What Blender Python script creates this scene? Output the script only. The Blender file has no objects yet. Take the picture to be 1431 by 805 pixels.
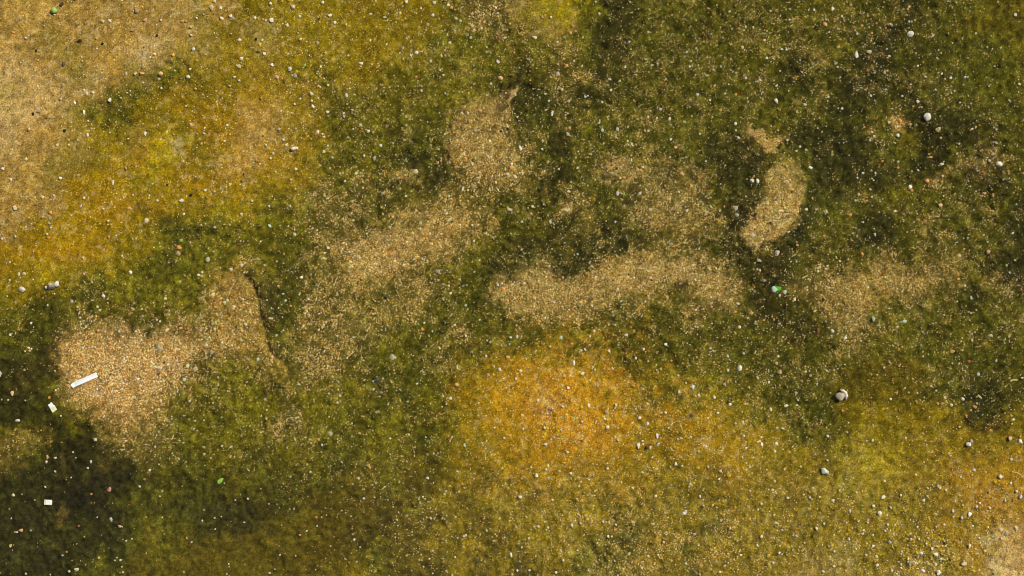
# A patch of mossy, gritty ground seen from straight above (1 picture pixel of the photograph = 1 mm).
import bpy, bmesh, math, random
import numpy as np
from mathutils import Vector, noise as mnoise

C = bpy.context.scene.collection
SC = bpy.context.scene
R = math.radians
W, H = 1431.0, 805.0

# ------------------------------------------------------------------ camera, world, sun, exposure
cam_data = bpy.data.cameras.new('camera')
cam = bpy.data.objects.new('camera', cam_data)
C.objects.link(cam)
cam_data.sensor_width = 36.0
cam_data.lens = 50.0
CAM_H = W / 1000 * 50 / 36
cam.location = (0, 0, CAM_H)
cam.rotation_euler = (0, 0, 0)
cam_data.clip_start = 0.05
cam_data.clip_end = 400
SC.camera = cam

SUN_ELEV, SUN_AZ = 43.0, 38.0            # azimuth counter-clockwise from +X (picture right)
world = bpy.data.worlds.new('World')
SC.world = world
world.use_nodes = True
wn = world.node_tree
bg = wn.nodes['Background']
sky = wn.nodes.new('ShaderNodeTexSky')
sky.sky_type = 'NISHITA'
sky.sun_disc = False
sky.sun_elevation = R(SUN_ELEV)
sky.sun_rotation = R(90 - SUN_AZ)
wn.links.new(sky.outputs['Color'], bg.inputs['Color'])
bg.inputs['Strength'].default_value = 0.07
sun_data = bpy.data.lights.new('sun', 'SUN')
sun = bpy.data.objects.new('sun', sun_data)
C.objects.link(sun)
sun_data.energy = 4.2
sun_data.angle = R(0.5)
sun_data.color = (1.0, 0.95, 0.84)
d = Vector((math.cos(R(SUN_ELEV)) * math.cos(R(SUN_AZ)), math.cos(R(SUN_ELEV)) * math.sin(R(SUN_AZ)), math.sin(R(SUN_ELEV))))
sun.rotation_euler = d.to_track_quat('Z', 'Y').to_euler()
sun.location = d * 10

SC.view_settings.view_transform = 'Standard'
SC.view_settings.look = 'None'
SC.view_settings.exposure = 0.0
SC.view_settings.gamma = 1.0
SC.view_settings.use_curve_mapping = False
SC.cycles.filter_width = 0.9

# ------------------------------------------------------------------ numpy noise
def hash2(ix, iy, seed):
    n = (ix.astype(np.int64) * 374761393 + iy.astype(np.int64) * 668265263 + seed * 1442695041) & 0xffffffff
    n = ((n ^ (n >> 13)) * 1274126177) & 0xffffffff
    n = ((n ^ (n >> 16)) * 2246822519) & 0xffffffff
    return ((n ^ (n >> 15)) & 0xffffff) / float(0xffffff)

def vnoise(x, y, s, seed):
    x = x / s + 1000.37; y = y / s + 1000.71
    ix = np.floor(x); iy = np.floor(y)
    fx = x - ix; fy = y - iy
    fx = fx * fx * fx * (fx * (fx * 6 - 15) + 10); fy = fy * fy * fy * (fy * (fy * 6 - 15) + 10)
    a = hash2(ix, iy, seed); b = hash2(ix + 1, iy, seed); c = hash2(ix, iy + 1, seed); e = hash2(ix + 1, iy + 1, seed)
    return (a + (b - a) * fx) * (1 - fy) + (c + (e - c) * fx) * fy

def fbm(x, y, s, seed, oct=4, gain=0.5):        # about -1..1
    t = 0; amp = 1.0; tot = 0; ca, sa = math.cos(0.6), math.sin(0.6)
    for o in range(oct):
        t = t + amp * (vnoise(x, y, s, seed + o * 17) * 2 - 1); tot += amp
        x, y = x * ca - y * sa, x * sa + y * ca
        s *= 0.5; amp *= gain
    return t / tot * 1.6

def sstep(a, b, v):
    t = np.clip((v - a) / (b - a), 0, 1)
    return t * t * (3 - 2 * t)

def lin(c):
    c = np.asarray(c, float) / 255
    return np.where(c <= 0.04045, c / 12.92, ((c + 0.055) / 1.055) ** 2.4)

# ------------------------------------------------------------------ the kinds of ground (colours of soil, moss and algae)
KL = 1.0      # what full light makes of a base colour of 1
KIND_LIST = [     # name, picture colour, grain density, moss density
    ('pale soil', (168, 138, 80), .05, .00),          # 0
    ('tan soil', (150, 120, 56), .05, .02),           # 1
    ('olive soil', (130, 110, 42), .06, .10),         # 2
    ('yellow algae', (138, 109, 12), .09, .10),       # 3
    ('ochre moss', (118, 100, 10), .12, .35),          # 4
    ('yellow-green moss', (138, 122, 16), .06, .35),  # 5
    ('orange algae', (150, 106, 17), .14, .12),       # 6
    ('brown moss', (80, 69, 11), .09, .55),           # 7
    ('smooth green moss', (80, 72, 13), .08, .8),     # 8
    ('green moss', (90, 84, 14), .17, .8),            # 9
    ('dark green moss', (72, 69, 13), .20, .9),       # 10
    ('dark moss', (47, 45, 13), .13, .9),             # 11
    ('blackish moss', (34, 31, 12), .05, .8),         # 12
    ('sand', (100, 88, 34), .56, .42),               # 13
    ('sandy moss', (92, 82, 30), .55, .5),            # 14
]
# which kind of ground lies where, darker kinds at right also painting light falloff: 27 rows of 48 cells, numbers into KIND_LIST
ROWS = [
    [1, 1, 1, 1, 1, 1, 1, 1, 1, 2, 1, 4, 4, 4, 4, 4, 4, 4, 4, 4, 4, 9, 13, 13, 2, 5, 5, 9, 11, 11, 10, 10, 10, 10, 10, 10, 10, 10, 9, 10, 10, 10, 11, 10, 10, 10, 8, 8],
    [1, 1, 2, 1, 1, 1, 1, 1, 1, 2, 4, 2, 2, 4, 4, 4, 4, 4, 4, 4, 9, 9, 9, 14, 14, 2, 2, 9, 11, 11, 10, 10, 10, 10, 10, 10, 10, 10, 10, 10, 10, 11, 11, 10, 10, 8, 8, 8],
    [0, 1, 1, 2, 1, 1, 0, 0, 2, 2, 4, 4, 2, 4, 4, 4, 4, 4, 4, 4, 9, 9, 9, 9, 9, 9, 14, 9, 11, 11, 10, 10, 10, 10, 10, 9, 10, 11, 10, 9, 11, 11, 10, 10, 10, 10, 10, 8],
    [0, 0, 1, 2, 0, 1, 2, 10, 9, 4, 4, 4, 4, 4, 4, 9, 4, 4, 9, 9, 9, 9, 9, 9, 11, 9, 14, 14, 11, 10, 10, 10, 10, 10, 10, 10, 10, 11, 10, 11, 11, 11, 10, 10, 10, 10, 10, 10],
    [2, 0, 0, 1, 1, 10, 10, 4, 3, 4, 4, 3, 4, 4, 4, 9, 9, 9, 9, 9, 9, 9, 9, 11, 11, 11, 14, 11, 11, 10, 10, 10, 10, 10, 10, 10, 10, 10, 10, 11, 11, 10, 11, 10, 10, 10, 10, 10],
    [0, 0, 1, 2, 9, 10, 4, 4, 4, 3, 3, 1, 1, 4, 4, 9, 9, 9, 9, 9, 10, 9, 14, 14, 11, 10, 10, 9, 10, 10, 10, 10, 10, 10, 10, 10, 10, 10, 10, 11, 10, 10, 11, 11, 11, 11, 10, 10],
    [0, 1, 1, 2, 4, 4, 2, 4, 5, 3, 3, 1, 1, 4, 4, 9, 9, 9, 10, 10, 10, 14, 14, 14, 14, 10, 11, 10, 10, 10, 10, 10, 10, 11, 11, 14, 10, 11, 11, 11, 11, 10, 9, 11, 11, 11, 11, 10],
    [1, 1, 2, 2, 4, 3, 3, 5, 3, 4, 3, 1, 3, 4, 4, 9, 9, 9, 10, 11, 10, 13, 13, 13, 14, 10, 11, 10, 10, 10, 10, 11, 10, 11, 11, 11, 9, 10, 11, 11, 11, 10, 10, 11, 10, 10, 10, 10],
    [1, 1, 2, 3, 3, 3, 4, 4, 3, 3, 3, 3, 4, 4, 4, 9, 9, 14, 10, 11, 11, 14, 13, 13, 13, 11, 11, 10, 10, 13, 14, 10, 10, 11, 11, 11, 14, 10, 11, 11, 11, 11, 11, 10, 10, 11, 11, 10],
    [1, 1, 1, 3, 3, 3, 3, 3, 4, 4, 4, 4, 9, 9, 9, 14, 14, 10, 10, 9, 14, 14, 10, 10, 10, 10, 14, 10, 10, 11, 14, 14, 14, 10, 11, 13, 13, 11, 10, 10, 10, 10, 9, 10, 10, 10, 10, 11],
    [1, 3, 3, 3, 3, 3, 4, 9, 10, 10, 9, 9, 9, 9, 9, 14, 14, 10, 14, 14, 14, 14, 14, 10, 10, 10, 11, 14, 11, 10, 14, 14, 14, 14, 11, 13, 13, 11, 10, 10, 11, 11, 10, 14, 10, 10, 10, 11],
    [3, 3, 3, 3, 3, 4, 4, 9, 10, 9, 9, 9, 9, 10, 10, 14, 14, 13, 13, 13, 13, 14, 9, 10, 11, 11, 14, 11, 11, 11, 14, 14, 14, 10, 11, 13, 11, 11, 10, 10, 11, 11, 10, 10, 14, 10, 10, 11],
    [3, 4, 5, 4, 4, 4, 9, 10, 10, 9, 9, 14, 9, 10, 14, 14, 13, 13, 13, 14, 9, 9, 10, 11, 10, 14, 11, 11, 14, 13, 13, 14, 14, 14, 11, 11, 11, 10, 14, 10, 10, 14, 10, 14, 10, 10, 11, 11],
    [4, 4, 4, 9, 10, 9, 9, 9, 9, 9, 14, 13, 11, 10, 14, 14, 14, 14, 10, 14, 14, 10, 10, 14, 13, 13, 13, 13, 13, 13, 14, 9, 14, 14, 10, 11, 11, 14, 10, 14, 14, 14, 14, 13, 10, 11, 14, 11],
    [9, 10, 10, 9, 10, 9, 10, 9, 9, 13, 13, 13, 11, 10, 14, 14, 14, 9, 14, 14, 10, 10, 10, 10, 13, 13, 13, 13, 10, 14, 10, 10, 14, 10, 10, 11, 11, 10, 14, 14, 13, 9, 10, 10, 10, 11, 10, 10],
    [10, 10, 10, 14, 14, 14, 10, 10, 14, 14, 13, 14, 10, 10, 14, 14, 14, 14, 9, 10, 10, 14, 10, 10, 10, 9, 9, 9, 10, 10, 10, 10, 10, 10, 10, 10, 11, 11, 10, 13, 10, 9, 10, 10, 10, 10, 10, 10],
    [10, 10, 11, 13, 13, 13, 13, 13, 14, 14, 14, 9, 14, 10, 14, 14, 14, 10, 9, 10, 10, 10, 10, 9, 4, 4, 9, 10, 9, 10, 10, 10, 10, 10, 10, 10, 10, 10, 10, 14, 10, 10, 10, 10, 10, 10, 10, 10],
    [11, 11, 11, 13, 13, 13, 13, 13, 13, 14, 9, 9, 14, 10, 14, 14, 10, 10, 10, 10, 10, 9, 9, 3, 3, 3, 3, 3, 4, 9, 9, 9, 9, 9, 10, 10, 10, 10, 10, 10, 7, 7, 7, 10, 10, 10, 10, 10],
    [11, 11, 9, 13, 13, 13, 13, 13, 14, 9, 9, 9, 9, 14, 9, 9, 9, 10, 10, 10, 9, 4, 4, 3, 3, 0, 6, 4, 4, 4, 9, 9, 9, 4, 9, 9, 10, 10, 10, 7, 7, 7, 7, 10, 10, 11, 11, 10],
    [11, 10, 11, 9, 14, 13, 13, 14, 10, 10, 9, 9, 9, 14, 9, 9, 9, 10, 9, 10, 9, 4, 4, 3, 3, 6, 6, 6, 4, 4, 9, 4, 4, 3, 4, 9, 9, 10, 10, 7, 4, 4, 4, 4, 4, 11, 11, 4],
    [9, 14, 11, 11, 11, 14, 13, 14, 9, 9, 9, 9, 10, 14, 9, 9, 10, 9, 9, 10, 9, 4, 4, 4, 3, 3, 6, 6, 3, 4, 4, 4, 3, 3, 3, 3, 4, 10, 10, 9, 4, 4, 4, 4, 4, 4, 4, 4],
    [14, 10, 11, 12, 11, 11, 14, 14, 10, 9, 9, 10, 10, 9, 9, 10, 10, 9, 9, 7, 9, 4, 4, 4, 4, 3, 3, 3, 3, 4, 4, 4, 3, 3, 3, 4, 4, 4, 7, 4, 5, 5, 4, 4, 4, 4, 4, 3],
    [11, 11, 12, 12, 12, 12, 10, 10, 10, 10, 10, 10, 10, 10, 10, 10, 7, 9, 9, 7, 7, 4, 7, 4, 4, 4, 4, 4, 4, 4, 4, 4, 4, 4, 3, 4, 4, 4, 4, 9, 4, 4, 4, 4, 4, 3, 3, 3],
    [11, 11, 12, 12, 12, 11, 10, 10, 10, 10, 11, 11, 11, 10, 7, 7, 7, 7, 7, 9, 4, 7, 4, 4, 4, 7, 4, 4, 4, 4, 4, 4, 4, 4, 4, 4, 4, 4, 4, 4, 4, 4, 4, 4, 4, 3, 6, 3],
    [11, 12, 11, 11, 11, 11, 10, 9, 10, 11, 11, 11, 7, 7, 7, 7, 7, 7, 7, 7, 7, 4, 7, 4, 4, 4, 4, 4, 4, 9, 4, 4, 4, 9, 4, 4, 4, 4, 4, 4, 4, 4, 4, 4, 3, 4, 3, 3],
    [11, 11, 11, 11, 11, 11, 10, 9, 7, 7, 7, 7, 7, 7, 7, 7, 7, 9, 7, 7, 4, 7, 4, 7, 4, 4, 4, 9, 9, 9, 4, 4, 9, 4, 4, 4, 4, 4, 4, 4, 4, 4, 4, 4, 4, 3, 2, 0],
    [11, 11, 11, 11, 10, 10, 7, 7, 7, 7, 7, 7, 7, 7, 7, 7, 4, 9, 7, 7, 7, 4, 7, 4, 7, 4, 4, 9, 9, 9, 4, 4, 9, 4, 4, 4, 4, 2, 2, 2, 4, 4, 4, 2, 4, 3, 2, 0],
]
NX, NY = 48, 27
PAL = np.array([[list(lin(KIND_LIST[ch][1])) + [KIND_LIST[ch][2], KIND_LIST[ch][3]] for ch in row] for row in ROWS])   # NY, NX, 5

def mirror(v, m):
    v = np.mod(v, 2 * m)
    return np.where(v > m, 2 * m - v, v)

def sample_map(x, y):
    gx = np.clip(x / W * NX - 0.5, 0, NX - 1.001); gy = np.clip(y / H * NY - 0.5, 0, NY - 1.001)
    ix = gx.astype(int); iy = gy.astype(int)
    fx = (gx - ix); fy = (gy - iy)
    fx = (fx * fx * (3 - 2 * fx))[:, None]; fy = (fy * fy * (3 - 2 * fy))[:, None]
    return (PAL[iy, ix] * (1 - fx) + PAL[iy, ix + 1] * fx) * (1 - fy) + (PAL[iy + 1, ix] * (1 - fx) + PAL[iy + 1, ix + 1] * fx) * fy

def seg_dist(x, y, pts):
    best = np.full(x.shape, 1e9); side = np.zeros(x.shape)
    for (ax, ay), (bx, by) in zip(pts[:-1], pts[1:]):
        dx, dy = bx - ax, by - ay
        t = np.clip(((x - ax) * dx + (y - ay) * dy) / (dx * dx + dy * dy), 0, 1)
        dd = np.hypot(x - ax - t * dx, y - ay - t * dy)
        s = np.sign((x - ax) * dy - (y - ay) * dx)
        side = np.where(dd < best, s, side); best = np.minimum(best, dd)
    return best, side

def poly_sdf(x, y, pts):                       # negative inside
    inside = np.zeros(x.shape, bool)
    n = len(pts)
    for i in range(n):
        (ax, ay), (bx, by) = pts[i], pts[(i + 1) % n]
        hit = ((ay > y) != (by > y)) & (x < (bx - ax) * (y - ay) / (by - ay + 1e-9) + ax)
        inside ^= hit
    dd, _ = seg_dist(x, y, list(pts) + [pts[0]])
    return np.where(inside, -dd, dd)

# sand and bare patches with an outline of their own: outline, edge softness, colour, grains, moss, strength, lift (mm)
SAND = (116, 95, 45); SANDP = (160, 124, 70); SGRN = (124, 104, 42); DARK = (44, 41, 15); DGRN = (62, 60, 18)
PATCHES = [
    ([(82, 478), (150, 462), (240, 466), (285, 470), (292, 490), (264, 508), (240, 540), (212, 572), (184, 592), (150, 582), (124, 570), (92, 550), (84, 512)], 11, SANDP, .95, .02, .95, -1),
    ([(290, 425), (305, 385), (335, 362), (350, 390), (362, 415), (372, 468), (378, 498), (335, 500), (300, 480)], 9, (140, 110, 48), .7, .2, .75, 2),
    ([(350, 380), (372, 372), (382, 420), (392, 470), (402, 498), (382, 494), (375, 470), (366, 420)], 5, DGRN, .15, .9, .75, 0),
    ([(376, 498), (392, 500), (405, 515), (400, 532), (378, 528), (362, 512)], 6, (128, 106, 40), .5, .3, .7, 2),
    ([(478, 352), (520, 332), (580, 312), (640, 296), (664, 312), (620, 344), (580, 362), (540, 388), (492, 384)], 14, (164, 130, 70), .95, .03, .85, -1),
    ([(410, 505), (440, 456), (486, 424), (560, 396), (606, 400), (590, 424), (536, 454), (474, 490), (436, 512)], 10, (112, 97, 40), .5, .35, .6, 0),
    ([(638, 150), (668, 136), (712, 126), (714, 174), (711, 198), (728, 243), (700, 256), (675, 258), (656, 248), (626, 217), (624, 188)], 6, (146, 118, 62), .75, .25, .7, 1),
    ([(626, 205), (650, 200), (690, 215), (728, 243), (700, 257), (675, 258), (656, 248)], 7, SAND, 1.0, .05, .7, 1),
    ([(1084, 229), (1108, 225), (1118, 237), (1123, 257), (1120, 281), (1112, 305), (1102, 325), (1084, 330), (1070, 342), (1056, 352), (1046, 342), (1034, 330), (1044, 311), (1058, 291), (1070, 273), (1068, 251)], 3.0, (146, 122, 64), .85, .1, .95, 1.6),
    ([(1044, 311), (1070, 290), (1112, 292), (1112, 305), (1102, 325), (1084, 330), (1070, 342), (1056, 352), (1046, 342), (1034, 330)], 6, (178, 144, 80), 1.0, .0, .8, 1.0),
    ([(1043, 182), (1056, 183), (1072, 194), (1097, 193), (1090, 205), (1082, 213), (1072, 214), (1062, 203), (1050, 190)], 3, (172, 136, 72), 1.0, .0, .9, 1),
    ([(690, 405), (720, 385), (760, 372), (800, 395), (860, 368), (900, 354), (940, 362), (1000, 372), (1030, 400), (1032, 430), (1000, 425), (960, 400), (900, 402), (850, 412), (800, 432), (760, 436), (710, 426)], 9, (156, 128, 70), .95, .05, .85, -1),
    ([(1110, 402), (1180, 382), (1240, 372), (1290, 380), (1335, 362), (1345, 385), (1330, 405), (1280, 408), (1240, 418), (1225, 440), (1200, 470), (1190, 445), (1140, 418)], 12, (140, 114, 58), .75, .15, .75, 0),
    ([(900, 262), (950, 240), (980, 262), (975, 300), (940, 318), (900, 310)], 16, (122, 102, 52), .7, .3, .65, 0),
    ([(834, 228), (870, 222), (896, 240), (880, 252), (848, 250)], 7, (156, 128, 74), .9, .1, .75, 0),
    ([(1245, 160), (1262, 160), (1270, 178), (1262, 190), (1250, 186)], 4, (146, 116, 56), .8, .1, .8, 1),
    ([(1300, 250), (1322, 232), (1330, 240), (1308, 262)], 6, (150, 120, 60), .7, .1, .7, 0),
    ([(1355, 225), (1395, 210), (1400, 235), (1370, 250)], 9, (128, 104, 56), .6, .2, .6, 0),
    ([(545, 240), (580, 235), (588, 248), (560, 258)], 6, (138, 118, 52), .6, .2, .6, 0),
    ([(785, 283), (800, 290), (796, 302), (784, 298)], 4, (164, 136, 84), .8, .0, .7, 0),
    ([(724, 117), (727, 121), (719, 134), (711, 148), (708, 146), (714, 130)], 1.6, (176, 148, 100), .25, .0, 1, .6),
    ([(180, 575), (215, 570), (205, 605), (190, 628), (168, 622), (160, 600)], 12, (124, 100, 44), .5, .3, .6, 0),
    ([(-10, 614), (40, 600), (64, 606), (50, 622), (-10, 634)], 7, (112, 94, 38), .3, .3, .8, 0),
    ([(-10, 640), (22, 634), (30, 652), (10, 668), (-10, 664)], 7, (104, 88, 34), .3, .3, .7, 0),
    ([(78, 628), (90, 632), (94, 652), (84, 656)], 4, (112, 92, 44), .3, .2, .7, 0),
    ([(134, 640), (152, 646), (146, 662), (134, 656)], 5, (104, 88, 36), .3, .3, .7, 0),
    ([(196, 724), (222, 728), (224, 742), (206, 752), (198, 740)], 5, (106, 92, 24), .2, .5, .7, 0),
    ([(20, 520), (40, 512), (48, 540), (30, 556)], 8, (98, 82, 36), .3, .4, .5, 0),
    ([(520, 412), (560, 380), (610, 366), (640, 372), (600, 388), (560, 396), (530, 416)], 9, (70, 66, 16), .15, .9, .6, 1),
    ([(400, 372), (440, 352), (470, 360), (462, 400), (430, 430), (398, 410)], 10, (72, 66, 16), .2, .9, .55, 1),
    # darker moss mats
    ([(1050, 255), (1062, 250), (1064, 275), (1050, 297), (1036, 322), (1026, 318), (1036, 290)], 7, DARK, .12, .9, .85, 0),
    ([(1122, 300), (1128, 310), (1115, 345), (1090, 390), (1062, 390), (1060, 368), (1090, 345), (1106, 330)], 8, DARK, .12, .9, .85, 0),
    ([(773, 362), (800, 340), (818, 345), (812, 372), (790, 388), (776, 378)], 6, (52, 52, 18), .12, .9, .85, 1),
    ([(720, 345), (745, 330), (762, 345), (755, 368), (728, 372)], 9, (58, 54, 16), .15, .9, .7, 1),
    ([(935, 398), (960, 396), (958, 412), (938, 416)], 6, DARK, .1, .9, .7, 0),
    ([(880, 335), (900, 325), (912, 345), (895, 352)], 8, (58, 58, 18), .15, .9, .7, 0),
    ([(150, 140), (172, 120), (195, 105), (225, 95), (232, 108), (205, 124), (180, 145), (160, 158)], 10, (96, 88, 16), .06, .6, .75, 1),
    ([(395, 92), (425, 88), (432, 105), (415, 122), (398, 115)], 8, (92, 90, 18), .2, .7, .6, 1),
    ([(190, 292), (222, 288), (240, 305), (228, 316), (205, 300)], 7, (72, 68, 22), .15, .8, .75, 1),
    ([(240, 318), (285, 310), (330, 330), (310, 360), (250, 352)], 14, (78, 74, 20), .2, .8, .5, 1),
    ([(48, 412), (80, 405), (95, 430), (84, 455), (52, 452)], 10, (56, 52, 14), .12, .8, .75, 0),
    ([(0, 480), (60, 470), (80, 510), (86, 560), (60, 600), (30, 560), (0, 590)], 12, (56, 51, 16), .12, .7, .7, 1),
    ([(86, 600), (140, 604), (150, 640), (120, 668), (80, 650)], 16, (44, 38, 14), .06, .7, .6, 1),
    ([(112, 577), (124, 570), (133, 563), (137, 566), (130, 574), (128, 582), (118, 580)], 3, (70, 62, 20), .08, .9, .85, 1),
    ([(205, 565), (240, 540), (285, 520), (300, 560), (280, 600), (225, 600)], 12, (92, 86, 20), .15, .8, .6, 1),
    ([(1030, 395), (1060, 390), (1100, 425), (1080, 440), (1040, 425)], 14, (52, 48, 16), .25, .8, .6, 0),
    ([(1100, 240), (1125, 215), (1130, 240), (1126, 262)], 6, (66, 68, 18), .15, .9, .6, 1),
    ([(1250, 60), (1300, 90), (1290, 130), (1240, 120)], 25, (62, 58, 14), .12, .9, .5, 0),
    ([(-20, 610), (120, 620), (200, 650), (330, 690), (420, 735), (300, 765), (210, 725), (150, 820), (-20, 820)], 26, (44, 41, 12), .07, .8, .55, 0),
    ([(240, 660), (480, 650), (560, 700), (480, 745), (330, 740)], 40, (68, 60, 11), .07, .8, .5, 0),
    ([(700, 90), (760, 100), (800, 60), (900, 60), (860, 140), (740, 170)], 30, (66, 64, 14), .2, .9, .5, 0),
    ([(1330, 520), (1440, 500), (1440, 610), (1340, 610), (1270, 580)], 34, (58, 56, 12), .14, .8, .6, 0),
    # algae stains
    ([(690, 560), (730, 525), (800, 500), (860, 530), (920, 570), (890, 610), (840, 635), (770, 635), (710, 600)], 48, (180, 125, 15), .12, .08, .7, 1),
    ([(745, 540), (800, 520), (840, 560), (790, 590), (750, 575)], 32, (190, 136, 36), .16, .05, .55, 1),
    ([(205, 200), (222, 192), (245, 185), (246, 205), (228, 225), (212, 222)], 8, (160, 138, 10), .04, .3, .7, 0),
    ([(55, 350), (75, 340), (88, 345), (76, 370), (60, 372)], 9, (168, 128, 10), .04, .2, .7, 0),
    ([(1230, 660), (1270, 650), (1300, 645), (1330, 660), (1270, 680)], 24, (98, 82, 12), .1, .6, .4, 0),
    ([(1170, 620), (1205, 615), (1245, 650), (1225, 672), (1180, 668)], 26, (138, 124, 22), .12, .6, .5, 1),
    ([(1310, 650), (1380, 640), (1431, 650), (1431, 720), (1370, 715), (1320, 690)], 34, (146, 104, 14), .12, .15, .6, 0),
    ([(1390, 770), (1410, 750), (1440, 740), (1440, 815), (1395, 815)], 22, (186, 146, 70), .08, .03, .6, 0),
    ([(326, 110), (400, 108), (412, 160), (395, 240), (340, 225), (310, 160)], 36, (152, 118, 40), .06, .02, .5, 0),
    ([(200, 58), (232, 52), (236, 66), (206, 72)], 7, (176, 150, 98), .03, .0, .6, 0),
    ([(238, 195), (252, 196), (258, 212), (244, 216)], 5, (176, 158, 110), .05, .0, .7, 0),
    ([(20, 110), (60, 100), (75, 140), (40, 150), (15, 135)], 16, (182, 146, 88), .04, .0, .5, 0),
    ([(1372, 745), (1392, 748), (1388, 765), (1372, 762)], 6, (190, 166, 112), .08, .0, .6, 0),
    ([(1385, 782), (1412, 778), (1410, 797), (1388, 798)], 7, (196, 172, 120), .08, .0, .65, 0),
    ([(45, 710), (52, 705), (90, 708), (92, 735), (80, 738), (77, 722)], 3, (92, 78, 28), .15, .2, .6, 0) if False else
    ([(77, 718), (88, 710), (92, 712), (90, 736), (80, 735)], 4, (112, 94, 36), .15, .2, .8, 0),
]
CRACK = [(345, 386), (357, 402), (363, 418), (365, 440), (372, 462), (374, 482), (378, 492), (392, 500), (404, 513), (405, 522), (400, 533)]
LEDGE2 = [(686, 115), (672, 126), (657, 135), (640, 146), (628, 165), (622, 195), (625, 216)]
# extra grit, and in the bottom band grains that paint sun glints: centre, radii, density, bigger grains
GRIT_AND_GLINTS = [(60, 640, 140, 180, -.17, 0), (250, 720, 200, 90, -.16, 0), (420, 760, 150, 60, -.05, 0), (1390, 80, 70, 90, -.12, 0), (250, 370, 140, 50, -.08, 0), (930, 775, 140, 50, .34, 0), (1290, 775, 110, 45, .16, .6), (810, 575, 130, 70, .14, 0), (1180, 75, 90, 80, .14, 0), (1000, 560, 140, 90, .14, 0), (440, 120, 70, 60, .16, 0),
        (640, 40, 90, 50, .18, 0), (880, 200, 60, 90, .16, 0), (1060, 60, 70, 60, .14, 0), (500, 240, 90, 60, .12, 0), (1350, 560, 80, 50, .08, 0), (560, 760, 130, 60, .05, 0), (800, 700, 120, 60, .14, 0), (1050, 720, 130, 80, .10, 0), (1020, 720, 330, 100, .07, 0), (650, 740, 200, 70, .06, 0)]

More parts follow.
